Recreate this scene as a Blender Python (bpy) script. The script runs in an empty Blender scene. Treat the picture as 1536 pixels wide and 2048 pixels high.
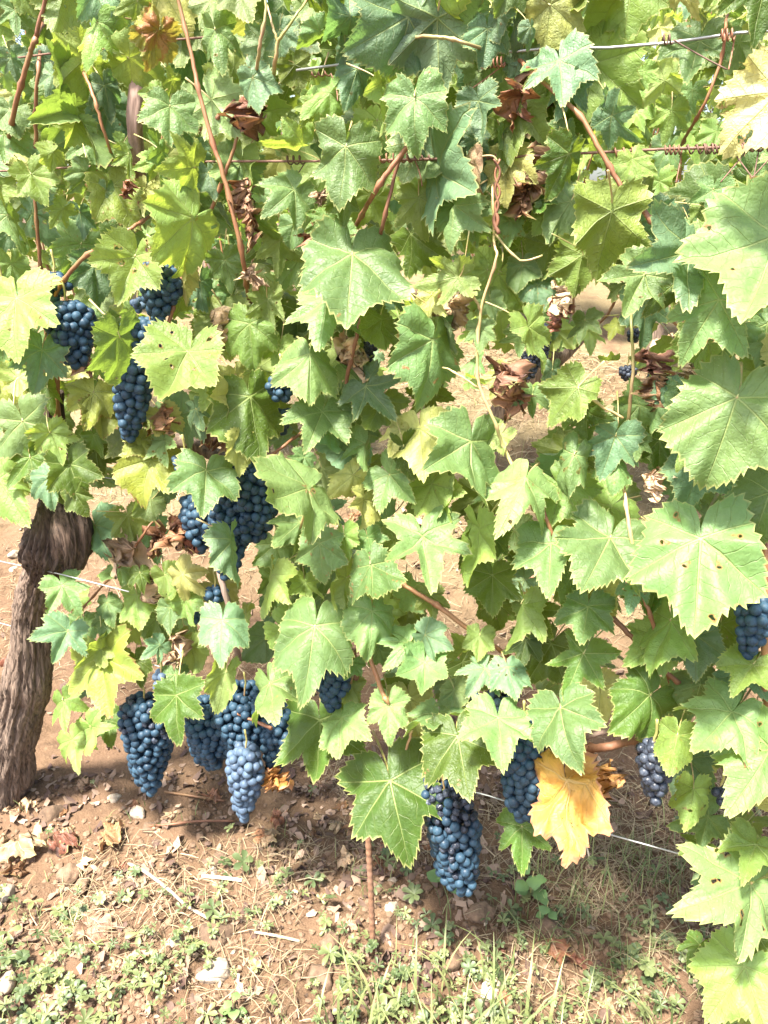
import bpy, bmesh, math, random
import numpy as np
from mathutils import Vector, Matrix, Quaternion

random.seed(7)
RNG = np.random.default_rng(7)
R_ = math.radians
C = bpy.context.scene.collection
scene = bpy.context.scene

# ------------------------------------------------------------------ camera
PITCH = R_(21.5); CAM_H = 1.40; FPX = 1536.0
cam = bpy.data.cameras.new('camera')
cam.sensor_fit = 'HORIZONTAL'; cam.sensor_width = 36.0; cam.lens = 36.0
cam.clip_start = 0.02; cam.clip_end = 500
cam_o = bpy.data.objects.new('camera', cam); C.objects.link(cam_o)
cam_o.location = (0, 0, CAM_H); cam_o.rotation_euler = (math.pi/2 - PITCH, 0, 0)
scene.camera = cam_o
cam.dof.use_dof = False

# ------------------------------------------------------------------ world, sun, exposure
SUN_DIR = Vector((-0.32, -0.36, 1.0)).normalized()       # towards the sun: behind the viewer, to the left, high
SUN_EL = math.asin(SUN_DIR.z); SUN_AZ = math.atan2(SUN_DIR.x, SUN_DIR.y)
w = bpy.data.worlds.new('World'); scene.world = w; w.use_nodes = True
nt = w.node_tree; nt.nodes.clear()
o_ = nt.nodes.new('ShaderNodeOutputWorld'); bg = nt.nodes.new('ShaderNodeBackground')
sky = nt.nodes.new('ShaderNodeTexSky'); sky.sky_type = 'NISHITA'; sky.sun_disc = False
sky.sun_elevation = SUN_EL; sky.sun_rotation = SUN_AZ
sky.air_density = 1.0; sky.dust_density = 4.0; sky.ozone_density = 1.0
bg.inputs['Strength'].default_value = 0.125
nt.links.new(sky.outputs[0], bg.inputs[0]); nt.links.new(bg.outputs[0], o_.inputs[0])
sl = bpy.data.lights.new('sun', 'SUN'); sl.energy = 4.8; sl.angle = R_(7.0); sl.color = (1.0, 0.95, 0.85)
so = bpy.data.objects.new('sun', sl); C.objects.link(so)
so.rotation_euler = (-SUN_DIR).to_track_quat('-Z', 'Y').to_euler(); so.location = (-3, -3, 6)
vs = scene.view_settings
vs.view_transform = 'Standard'; vs.look = 'None'; vs.gamma = 1.0; vs.use_curve_mapping = False
vs.exposure = 2.1
scene.cycles.max_bounces = 8; scene.cycles.transparent_max_bounces = 8

# ------------------------------------------------------------------ geometry of the place
FW = Vector((0, math.cos(PITCH), -math.sin(PITCH)))
UP = Vector((0, math.sin(PITCH), math.cos(PITCH)))
RT = Vector((1, 0, 0))
ROW = Vector((0.913, -0.407, 0))           # along the row, to the right and nearer
NRM = Vector((0.407, 0.913, 0))            # away from the camera, across the rows
C0 = 1.032                                  # front row: NRM . p = C0
ORG = Vector((0, 0, CAM_H))

def ray(px, py):
    return RT*((px-768)/FPX) + UP*(-(py-1024)/FPX) + FW
def P(px, py, off=0.0):
    d = ray(px, py); t = (C0+off)/NRM.dot(d)
    return ORG + d*t
def depth(px, py, off=0.0):
    return (C0+off)/NRM.dot(ray(px, py))

# vectorised value noise
_perm = RNG.random((64, 64, 64))
def vnoise(p):
    p = np.asarray(p, float); i = np.floor(p).astype(int); f = p - i; f = f*f*(3-2*f)
    def g(a, b, c): return _perm[(i[..., 0]+a) & 63, (i[..., 1]+b) & 63, (i[..., 2]+c) & 63]
    x, y, z = f[..., 0], f[..., 1], f[..., 2]
    l = lambda a, b, t: a+(b-a)*t
    return l(l(l(g(0,0,0), g(1,0,0), x), l(g(0,1,0), g(1,1,0), x), y),
             l(l(g(0,0,1), g(1,0,1), x), l(g(0,1,1), g(1,1,1), x), y), z)*2-1
def fbm(p, oct=4, gain=0.5):
    p = np.asarray(p, float); s = 0; a = 1
    for k in range(oct):
        s = s + a*vnoise(p*(2**k)+17.3*k); a *= gain
    return s

def base_z(x, y):
    ww = NRM.x*x + NRM.y*y
    t = ww-1.45
    sp = np.log1p(np.exp(np.clip(t*5, -40, 40)))/5
    return 0.20*np.minimum(sp, 12.0)
def ground_z(x, y):
    x = np.asarray(x, float); y = np.asarray(y, float)
    q = np.stack([x, y, np.zeros_like(x)], -1)
    z = base_z(x, y) + 0.02*fbm(q*2.2, 2) + 0.020*np.maximum(fbm(q*10, 3), -0.2) + 0.009*np.abs(fbm(q*34+5, 2))
    return z
def G(px, py):
    d = ray(px, py)
    lo, hi = 0.3, 60.0
    p = None; t = 0.4
    while t < 40:
        p = ORG + d*t
        if p.z <= float(base_z(p.x, p.y)): break
        t *= 1.02
    lo, hi = t/1.02, t
    for _ in range(16):
        m = (lo+hi)/2; p = ORG + d*m
        if p.z <= float(ground_z(p.x, p.y)): hi = m
        else: lo = m
    return p

# ------------------------------------------------------------------ helpers
def link(o): C.objects.link(o); return o
def tag(o, label=None, cat=None, group=None, kind=None):
    if label: o['label'] = label
    if cat: o['category'] = cat
    if group: o['group'] = group
    if kind: o['kind'] = kind
    return o
def empty(name, loc):
    o = bpy.data.objects.new(name, None); o.location = loc; o.empty_display_size = 0.05
    return link(o)
def mesh(name, verts, faces, mat=None, smooth=True):
    me = bpy.data.meshes.new(name)
    me.from_pydata([tuple(v) for v in verts], [], faces)
    if mat:
        for m in (mat if isinstance(mat, (list, tuple)) else [mat]): me.materials.append(m)
    if smooth: me.polygons.foreach_set('use_smooth', [True]*len(me.polygons))
    me.update()
    return me
def obj(name, me, parent=None, M=None):
    o = bpy.data.objects.new(name, me); link(o)
    if M is not None: o.matrix_world = M
    if parent is not None:
        o.parent = parent
        if M is not None:
            o.matrix_basis = Matrix.Translation(-parent.location) @ M
        else:
            o.matrix_basis = Matrix.Translation(-parent.location)
    return o
def smooth_path(pts, n):
    """Catmull-Rom through points (with radius as last component)"""
    pts = [np.array(p, float) for p in pts]
    pts = [2*pts[0]-pts[1]] + pts + [2*pts[-1]-pts[-2]]
    out = []
    for i in range(1, len(pts)-2):
        for k in range(n):
            t = k/n; a, b, c, d = pts[i-1], pts[i], pts[i+1], pts[i+2]
            out.append(0.5*((2*b)+(-a+c)*t+(2*a-5*b+4*c-d)*t*t+(-a+3*b-3*c+d)*t**3))
    out.append(pts[-2]); return out
def tube_data(pts, sides=8, caps=True):
    """pts: list of (x,y,z,r)"""
    V = []; F = []; n = len(pts)
    prev = None
    for i, p in enumerate(pts):
        a = Vector(pts[max(i-1, 0)][:3]); b = Vector(pts[min(i+1, n-1)][:3])
        t = (b-a); t = t.normalized() if t.length > 1e-9 else Vector((0, 0, 1))
        if prev is None:
            u = t.orthogonal().normalized()
        else:
            u = (prev - t*prev.dot(t))
            u = u.normalized() if u.length > 1e-6 else t.orthogonal().normalized()
        prev = u; v = t.cross(u)
        for k in range(sides):
            an = 2*math.pi*k/sides
            q = Vector(p[:3]) + (u*math.cos(an)+v*math.sin(an))*p[3]
            V.append(tuple(q))
    for i in range(n-1):
        for k in range(sides):
            k2 = (k+1) % sides
            F.append((i*sides+k, i*sides+k2, (i+1)*sides+k2, (i+1)*sides+k))
    if caps:
        F.append(tuple(range(sides-1, -1, -1))); F.append(tuple(range((n-1)*sides, n*sides)))
    return V, F

# ------------------------------------------------------------------ materials
def newmat(name):
    m = bpy.data.materials.new(name); m.use_nodes = True; m.node_tree.nodes.clear()
    return m, m.node_tree
class NB:
    def __init__(s, nt): s.nt = nt
    def n(s, t, **k):
        x = s.nt.nodes.new(t)
        for a, b in k.items(): setattr(x, a, b)
        return x
    def put(s, sock, v):
        if isinstance(v, bpy.types.NodeSocket): s.nt.links.new(v, sock)
        else: sock.default_value = v
    def math(s, op, a, b=0.0, c=0.0, clamp=False):
        x = s.n('ShaderNodeMath', operation=op, use_clamp=clamp)
        s.put(x.inputs[0], a); s.put(x.inputs[1], b); s.put(x.inputs[2], c)
        return x.outputs[0]
    def mix(s, f, a, b):
        x = s.n('ShaderNodeMix', data_type='RGBA')
        s.put(x.inputs[0], f); s.put(x.inputs[6], a); s.put(x.inputs[7], b)
        return x.outputs[2]
    def noise(s, vec, scale, detail=3, rough=0.55):
        x = s.n('ShaderNodeTexNoise'); s.put(x.inputs['Vector'], vec)
        x.inputs['Scale'].default_value = scale; x.inputs['Detail'].default_value = detail
        x.inputs['Roughness'].default_value = rough
        return x.outputs['Fac']
    def ramp(s, f, lo, hi):
        x = s.n('ShaderNodeMapRange', clamp=True); s.put(x.inputs[0], f)
        x.inputs[1].default_value = lo; x.inputs[2].default_value = hi
        return x.outputs[0]
    def bump(s, h, strength=0.4, dist=0.002):
        x = s.n('ShaderNodeBump'); x.inputs['Strength'].default_value = strength
        x.inputs['Distance'].default_value = dist; s.put(x.inputs['Height'], h)
        return x.outputs[0]
def c4(c): return (c[0], c[1], c[2], 1.0)

def leaf_mat(name, top, under, trans, vein=(0.30, 0.36, 0.12), edge=0.0, spots=0.0, dust=0.25, tfac=0.30, vein_amt=0.55, edgecol=(0.22, 0.10, 0.04)):
    m, nt = newmat(name); b = NB(nt)
    uv = b.n('ShaderNodeUVMap', uv_map='vein').outputs[0]
    uv2 = b.n('ShaderNodeUVMap', uv_map='rim').outputs[0]
    inf = b.n('ShaderNodeObjectInfo'); rnd = inf.outputs['Random']
    sx = b.n('ShaderNodeSeparateXYZ'); b.put(sx.inputs[0], uv); a_, b_ = sx.outputs[0], sx.outputs[1]
    sx2 = b.n('ShaderNodeSeparateXYZ'); b.put(sx2.inputs[0], uv2); rim, frnd = sx2.outputs[0], sx2.outputs[1]
    ab = b.math('ABSOLUTE', b_)
    off = b.math('ADD', b.math('MULTIPLY', rnd, 57.0), b.math('MULTIPLY', frnd, 31.0))
    cv = b.n('ShaderNodeCombineXYZ'); b.put(cv.inputs[0], a_); b.put(cv.inputs[1], b_); b.put(cv.inputs[2], off)
    vec = cv.outputs[0]
    wid = b.math('MULTIPLY_ADD', a_, -0.011, 0.0165)
    main = b.math('MULTIPLY', b.math('SUBTRACT', wid, ab), 110.0, clamp=True)
    t = b.math('SUBTRACT', a_, b.math('MULTIPLY', ab, 0.70))
    t = b.math('ADD', t, b.math('MULTIPLY', b.math('SIGN', b_), 0.03))
    t = b.math('ADD', t, b.math('MULTIPLY', b.noise(vec, 5.0, 2), 0.12))
    pp = b.math('PINGPONG', t, 0.0675)
    sec = b.math('MULTIPLY', b.math('SUBTRACT', 0.0062, pp), 170.0, clamp=True)
    vo = b.n('ShaderNodeTexVoronoi', feature='DISTANCE_TO_EDGE'); b.put(vo.inputs['Vector'], vec); vo.inputs['Scale'].default_value = 21.0
    vd = vo.outputs['Distance']
    ter = b.math('MULTIPLY', b.math('SUBTRACT', 0.06, vd), 9.0, clamp=True)
    vm = b.math('MAXIMUM', main, b.math('MAXIMUM', b.math('MULTIPLY', sec, 0.45), b.math('MULTIPLY', ter, 0.20)))
    geo = b.n('ShaderNodeNewGeometry')
    col = b.mix(geo.outputs['Backfacing'], c4(top), c4(under))
    n1 = b.noise(vec, 2.6, 3); n2 = b.noise(vec, 9.0, 4)
    hs = b.n('ShaderNodeHueSaturation')
    b.put(hs.inputs['Hue'], b.math('ADD', b.math('MULTIPLY_ADD', rnd, 0.03, 0.485), b.math('MULTIPLY_ADD', n1, -0.03, 0.015)))
    b.put(hs.inputs['Saturation'], b.math('MULTIPLY_ADD', n1, 0.3, 0.88))
    b.put(hs.inputs['Value'], b.math('ADD', b.math('MULTIPLY_ADD', b.math('FRACT', b.math('MULTIPLY', rnd, 7.7)), 0.7, 0.36), b.math('MULTIPLY', n2, 0.6)))
    b.put(hs.inputs['Color'], col); col = hs.outputs[0]
    col = b.mix(b.math('MULTIPLY', vm, vein_amt), col, c4(vein))
    if dust > 0:
        ds = b.math('MULTIPLY', b.ramp(b.noise(vec, 70.0, 2), 0.66, 0.74), b.ramp(b.noise(vec, 3.2, 2), 0.47, 0.62))
        ds = b.math('MULTIPLY', ds, b.math('MULTIPLY', b.ramp(b.math('FRACT', b.math('MULTIPLY', rnd, 3.3)), 0.35, 0.6), dust*2.4), clamp=True)
        col = b.mix(ds, col, (0.62, 0.66, 0.55, 1))
    col = b.mix(b.math('MULTIPLY', b.ramp(rim, 0.955, 0.99), 0.55), col, (0.42, 0.40, 0.15, 1))
    hn = b.noise(vec, 5.2, 2, 0.4); gate = b.ramp(b.math('FRACT', b.math('MULTIPLY', rnd, 11.3)), 0.42, 0.45)
    hole = b.math('MULTIPLY', b.math('GREATER_THAN', hn, 0.735), gate)
    col = b.mix(b.math('MULTIPLY', b.ramp(hn, 0.70, 0.725), gate), col, (0.20, 0.11, 0.045, 1))
    sp_ = b.math('MULTIPLY', b.ramp(b.noise(vec, 19.0, 2), 0.735, 0.76), b.ramp(b.noise(vec, 2.0, 1), 0.5, 0.6))
    col = b.mix(b.math('MULTIPLY', sp_, 0.8), col, (0.16, 0.09, 0.035, 1))
    ef = None
    if edge > 0:
        ef = b.ramp(b.math('ADD', b.math('MULTIPLY', b.math('POWER', rim, 4.0), edge), b.math('MULTIPLY', n2, 0.9)), 0.95, 1.1)
        col = b.mix(ef, col, c4(edgecol))
    if spots > 0:
        sf = b.ramp(b.math('ADD', n1, b.math('MULTIPLY', b.noise(vec, 14, 2), 0.25)), 0.78-spots*0.25, 0.86-spots*0.25)
        col = b.mix(sf, col, c4(edgecol))
    hgt = b.math('SUBTRACT', b.math('MULTIPLY', b.ramp(vd, 0.0, 0.30), 0.16), b.math('MULTIPLY', b.math('MAXIMUM', main, b.math('MULTIPLY', sec, 0.6)), 0.7))
    hgt = b.math('ADD', hgt, b.math('MULTIPLY', b.noise(vec, 11.0, 3, .5), 1.1))
    bp = b.bump(hgt, 0.65, 0.0026)
    pr = b.n('ShaderNodeBsdfPrincipled'); b.put(pr.inputs['Base Color'], col)
    b.put(pr.inputs['Roughness'], b.math('MULTIPLY_ADD', n2, 0.25, 0.38)); b.put(pr.inputs['Normal'], bp)
    pr.inputs['Specular IOR Level'].default_value = 0.36
    tr = b.n('ShaderNodeBsdfTranslucent')
    tc = b.mix(b.math('MULTIPLY', vm, 0.55), c4(trans), c4([x*0.45 for x in trans]))
    if ef is not None: tc = b.mix(ef, tc, c4([edgecol[0]*1.3, edgecol[1]*1.3, edgecol[2]*1.2]))
    b.put(tr.inputs['Color'], tc); b.put(tr.inputs['Normal'], bp)
    mx = b.n('ShaderNodeMixShader'); mx.inputs[0].default_value = tfac
    b.put(mx.inputs[1], pr.outputs[0]); b.put(mx.inputs[2], tr.outputs[0])
    tp = b.n('ShaderNodeBsdfTransparent'); mh = b.n('ShaderNodeMixShader')          # insect holes
    b.put(mh.inputs[0], hole); b.put(mh.inputs[1], mx.outputs[0]); b.put(mh.inputs[2], tp.outputs[0])
    out = b.n('ShaderNodeOutputMaterial'); b.put(out.inputs[0], mh.outputs[0])
    return m

LEAF = {
 'g': leaf_mat('leaf_green', (0.116, 0.188, 0.068), (0.16, 0.215, 0.085), (0.34, 0.50, 0.06), edge=0.34),
 'd': leaf_mat('leaf_shade_blue_green', (0.108, 0.178, 0.094), (0.15, 0.205, 0.11), (0.24, 0.44, 0.10), edge=0.32),  # bluish cast of leaves in shade, put into their green
 'y': leaf_mat('leaf_yellow_green', (0.172, 0.258, 0.070), (0.21, 0.27, 0.09), (0.46, 0.58, 0.07), edge=0.40, tfac=0.40),
 'e': leaf_mat('leaf_brown_rimmed', (0.17, 0.21, 0.04), (0.20, 0.22, 0.07), (0.44, 0.46, 0.07), edge=0.55),
 'p': leaf_mat('leaf_pale', (0.36, 0.37, 0.12), (0.40, 0.39, 0.16), (0.60, 0.58, 0.16), edge=0.30, dust=0.0),
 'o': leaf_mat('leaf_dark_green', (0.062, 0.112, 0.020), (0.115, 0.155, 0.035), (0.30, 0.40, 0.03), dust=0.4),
 'k': leaf_mat('leaf_yellow', (0.62, 0.31, 0.095), (0.58, 0.32, 0.13), (0.62, 0.36, 0.11), vein=(0.62, 0.42, 0.18), edge=0.74, dust=0.0, edgecol=(0.42, 0.22, 0.12)),
 'h': leaf_mat('leaf_half_brown', (0.30, 0.30, 0.06), (0.28, 0.26, 0.08), (0.5, 0.42, 0.06), edge=0.4, spots=0.75, dust=0.0, edgecol=(0.24, 0.10, 0.035)),
 'b': leaf_mat('leaf_dry_brown', (0.24, 0.115, 0.065), (0.30, 0.165, 0.105), (0.30, 0.13, 0.05), vein=(0.28, 0.16, 0.10), dust=0.0, tfac=0.2),
 't': leaf_mat('leaf_dry_tan', (0.42, 0.28, 0.18), (0.46, 0.32, 0.21), (0.4, 0.24, 0.12), vein=(0.5, 0.36, 0.25), dust=0.0, tfac=0.2),
}

def wood_mat(name, c1, c2, scale=60, stretch=(1, 1, 0.12), rough=0.75, bumpd=0.002, c3=None):
    m, nt = newmat(name); b = NB(nt)
    tc = b.n('ShaderNodeTexCoord').outputs['Object']
    mp = b.n('ShaderNodeMapping'); b.put(mp.inputs[0], tc); mp.inputs['Scale'].default_value = stretch
    n1 = b.noise(mp.outputs[0], scale, 5, 0.6); n2 = b.noise(tc, scale*0.12, 3)
    col = b.mix(b.ramp(n1, 0.3, 0.7), c4(c1), c4(c2))
    if c3: col = b.mix(b.ramp(n2, 0.42, 0.62), col, c4(c3))
    inf = b.n('ShaderNodeObjectInfo')
    hs = b.n('ShaderNodeHueSaturation'); b.put(hs.inputs['Color'], col)
    b.put(hs.inputs['Value'], b.math('MULTIPLY_ADD', inf.outputs['Random'], 0.5, 0.75))
    pr = b.n('ShaderNodeBsdfPrincipled'); b.put(pr.inputs['Base Color'], hs.outputs[0]); pr.inputs['Roughness'].default_value = rough
    b.put(pr.inputs['Normal'], b.bump(n1, 0.7, bumpd))
    out = b.n('ShaderNodeOutputMaterial'); b.put(out.inputs[0], pr.outputs[0])
    return m
M_BARK = wood_mat('bark', (0.04, 0.026, 0.019), (0.26, 0.185, 0.135), 170, (1, 1, 0.08), 0.9, 0.005)
M_HEAD = wood_mat('shaded_bark', (0.018, 0.012, 0.009), (0.13, 0.085, 0.06), 170, (1, 1, 0.12), 0.9, 0.005)  # bark darkened for head and knob: leaf shade put into the colour
M_CANE = wood_mat('cane', (0.15, 0.058, 0.027), (0.29, 0.135, 0.066), 200, (1, 1, 0.15), 0.55, 0.001, (0.22, 0.12, 0.05))
M_CANE_DARK = wood_mat('cane_brown', (0.14, 0.06, 0.03), (0.24, 0.11, 0.06), 160, (1, 1, 0.2), 0.6, 0.0006)
M_CANE_PALE = wood_mat('cane_pale', (0.32, 0.20, 0.11), (0.42, 0.28, 0.15), 160, (1, 1, 0.2), 0.5, 0.0006, (0.30, 0.28, 0.10))
M_GREEN_STEM = wood_mat('green_stem', (0.22, 0.24, 0.06), (0.30, 0.28, 0.09), 100, (1, 1, 0.2), 0.5, 0.0004, (0.36, 0.22, 0.12))
M_STALK = wood_mat('leaf_stalk', (0.34, 0.25, 0.10), (0.42, 0.27, 0.14), 60, (1, 1, 1), 0.45, 0.0003, (0.36, 0.36, 0.12))
M_OLD = wood_mat('old_wood', (0.12, 0.075, 0.06), (0.30, 0.21, 0.17), 120, (1, 1, 0.1), 0.9, 0.002)
M_STRAW_TWIG = wood_mat('dry_twig', (0.34, 0.26, 0.18), (0.50, 0.42, 0.31), 120, (1, 1, 1), 0.7, 0.0004)
M_RUST = wood_mat('rust', (0.10, 0.045, 0.025), (0.25, 0.13, 0.07), 130, (1, 1, 0.8), 0.85, 0.0008, (0.20, 0.11, 0.07))
M_DARKWIRE = wood_mat('rusty_wire', (0.07, 0.035, 0.022), (0.17, 0.09, 0.06), 200, (1, 1, 1), 0.7, 0.0003)
def simple_mat(name, col, rough=0.5, metal=0.0, var=0.3, scale=40):
    m, nt = newmat(name); b = NB(nt)
    tc = b.n('ShaderNodeTexCoord').outputs['Object']; n1 = b.noise(tc, scale, 4)
    c = b.mix(n1, c4([x*(1-var) for x in col]), c4([min(1, x*(1+var)) for x in col]))
    pr = b.n('ShaderNodeBsdfPrincipled'); b.put(pr.inputs['Base Color'], c)
    pr.inputs['Roughness'].default_value = rough; pr.inputs['Metallic'].default_value = metal
    out = b.n('ShaderNodeOutputMaterial'); b.put(out.inputs[0], pr.outputs[0]); return m
M_GALV = simple_mat('galvanised_wire', (0.34, 0.35, 0.34), 0.45, 0.6, 0.2, 300)

def grape_mat(name, deep, bloom, amt, rough=0.45):
    m, nt = newmat(name); b = NB(nt)
    tc = b.n('ShaderNodeTexCoord').outputs['Object']; inf = b.n('ShaderNodeObjectInfo'); rnd = inf.outputs['Random']
    va = b.n('ShaderNodeVectorMath', operation='ADD'); b.put(va.inputs[0], tc)
    cv = b.n('ShaderNodeCombineXYZ'); b.put(cv.inputs[0], b.math('MULTIPLY', rnd, 40.0)); b.put(va.inputs[1], cv.outputs[0])
    n1 = b.noise(va.outputs[0], 1.5, 3); n2 = b.noise(va.outputs[0], 5, 4, .7)
    f = b.math('ADD', b.math('MULTIPLY_ADD', n1, 1.1, amt-0.62), b.math('MULTIPLY', b.math('SUBTRACT', n2, 0.5), 1.1))
    f = b.math('ADD', f, b.math('MULTIPLY_ADD', rnd, 0.4, -0.2), clamp=True)
    col = b.mix(f, c4(deep), c4(bloom))
    pr = b.n('ShaderNodeBsdfPrincipled'); b.put(pr.inputs['Base Color'], col)
    b.put(pr.inputs['Roughness'], b.math('MULTIPLY_ADD', f, 0.35, rough-0.12)); pr.inputs['Specular IOR Level'].default_value = 0.25
    out = b.n('ShaderNodeOutputMaterial'); b.put(out.inputs[0], pr.outputs[0]); return m
GRAPE = {
 'blue': grape_mat('grape_blue', (0.010, 0.018, 0.034), (0.036, 0.080, 0.122), 0.62),
 'pale': grape_mat('grape_bloomed', (0.03, 0.04, 0.07), (0.080, 0.125, 0.180), 0.72),
 'black': grape_mat('grape_black', (0.008, 0.009, 0.014), (0.09, 0.11, 0.15), 0.40, 0.35),
 'green': grape_mat('grape_green', (0.05, 0.10, 0.03), (0.10, 0.16, 0.06), 0.6),
}

# ------------------------------------------------------------------ ground
def ground_material():
    m, nt = newmat('vineyard_soil'); b = NB(nt)
    tc = b.n('ShaderNodeTexCoord').outputs['Object']
    n1 = b.noise(tc, 2.2, 4); n2 = b.noise(tc, 26, 6, 0.65); n3 = b.noise(tc, 140, 4, 0.7)
    col = b.mix(b.ramp(n2, 0.3, 0.7), (0.062, 0.036, 0.021, 1), (0.175, 0.112, 0.066, 1))
    col = b.mix(b.ramp(n1, 0.4, 0.65), col, (0.135, 0.083, 0.052, 1))
    col = b.mix(b.ramp(n3, 0.56, 0.75), col, (0.21, 0.145, 0.092, 1))
    ps = b.n('ShaderNodeSeparateXYZ'); b.put(ps.inputs[0], tc)      # bleached mown grass between the rows uphill
    acr = b.math('ADD', b.math('MULTIPLY', ps.outputs[0], NRM.x), b.math('MULTIPLY', ps.outputs[1], NRM.y))
    mow = b.math('MULTIPLY', b.ramp(acr, 1.9, 2.7), b.ramp(b.noise(tc, 5, 3), .30, .52))
    col = b.mix(mow, col, b.mix(b.noise(tc, 70, 4, .7), (0.10, 0.072, 0.038, 1), (0.25, 0.195, 0.11, 1)))
    pr = b.n('ShaderNodeBsdfPrincipled'); b.put(pr.inputs['Base Color'], col); pr.inputs['Roughness'].default_value = 0.95
    pr.inputs['Specular IOR Level'].default_value = 0.15
    h = b.math('ADD', b.math('MULTIPLY', n2, 0.9), b.math('MULTIPLY', n3, 0.5))
    b.put(pr.inputs['Normal'], b.bump(h, 0.9, 0.012))
    out = b.n('ShaderNodeOutputMaterial'); b.put(out.inputs[0], pr.outputs[0]); return m
M_SOIL = ground_material()
def axis(lo, hi, step, far):
    a = list(np.arange(lo, hi, step)); s = step; x = a[-1]
    while x < far: s *= 1.35; x += s; a.append(x)
    s = step; x = a[0]; pre = []
    while x > -far: s *= 1.35; x -= s; pre.append(x)
    return np.array(pre[::-1]+a)
gx = axis(-1.7, 1.5, 0.014, 150); gy = axis(0.55, 3.4, 0.014, 150)
X, Y = np.meshgrid(gx, gy, indexing='ij')
Zg = ground_z(X, Y); nx, ny = X.shape
gv = np.stack([X.ravel(), Y.ravel(), Zg.ravel()], -1)
ii, jj = np.meshgrid(np.arange(nx-1), np.arange(ny-1), indexing='ij')
i0 = (ii*ny+jj).ravel()
gf = np.stack([i0, i0+ny, i0+ny+1, i0+1], -1)
me = bpy.data.meshes.new('ground')
me.vertices.add(len(gv)); me.vertices.foreach_set('co', gv.ravel())
me.loops.add(gf.size); me.loops.foreach_set('vertex_index', gf.ravel())
me.polygons.add(len(gf)); me.polygons.foreach_set('loop_start', np.arange(0, gf.size, 4))
me.polygons.foreach_set('use_smooth', np.ones(len(gf), bool)); me.update(); me.validate()
me.materials.append(M_SOIL)
tag(obj('ground', me), 'dry brown clods of vineyard soil with patches of weeds', 'ground', kind='structure')

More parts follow.
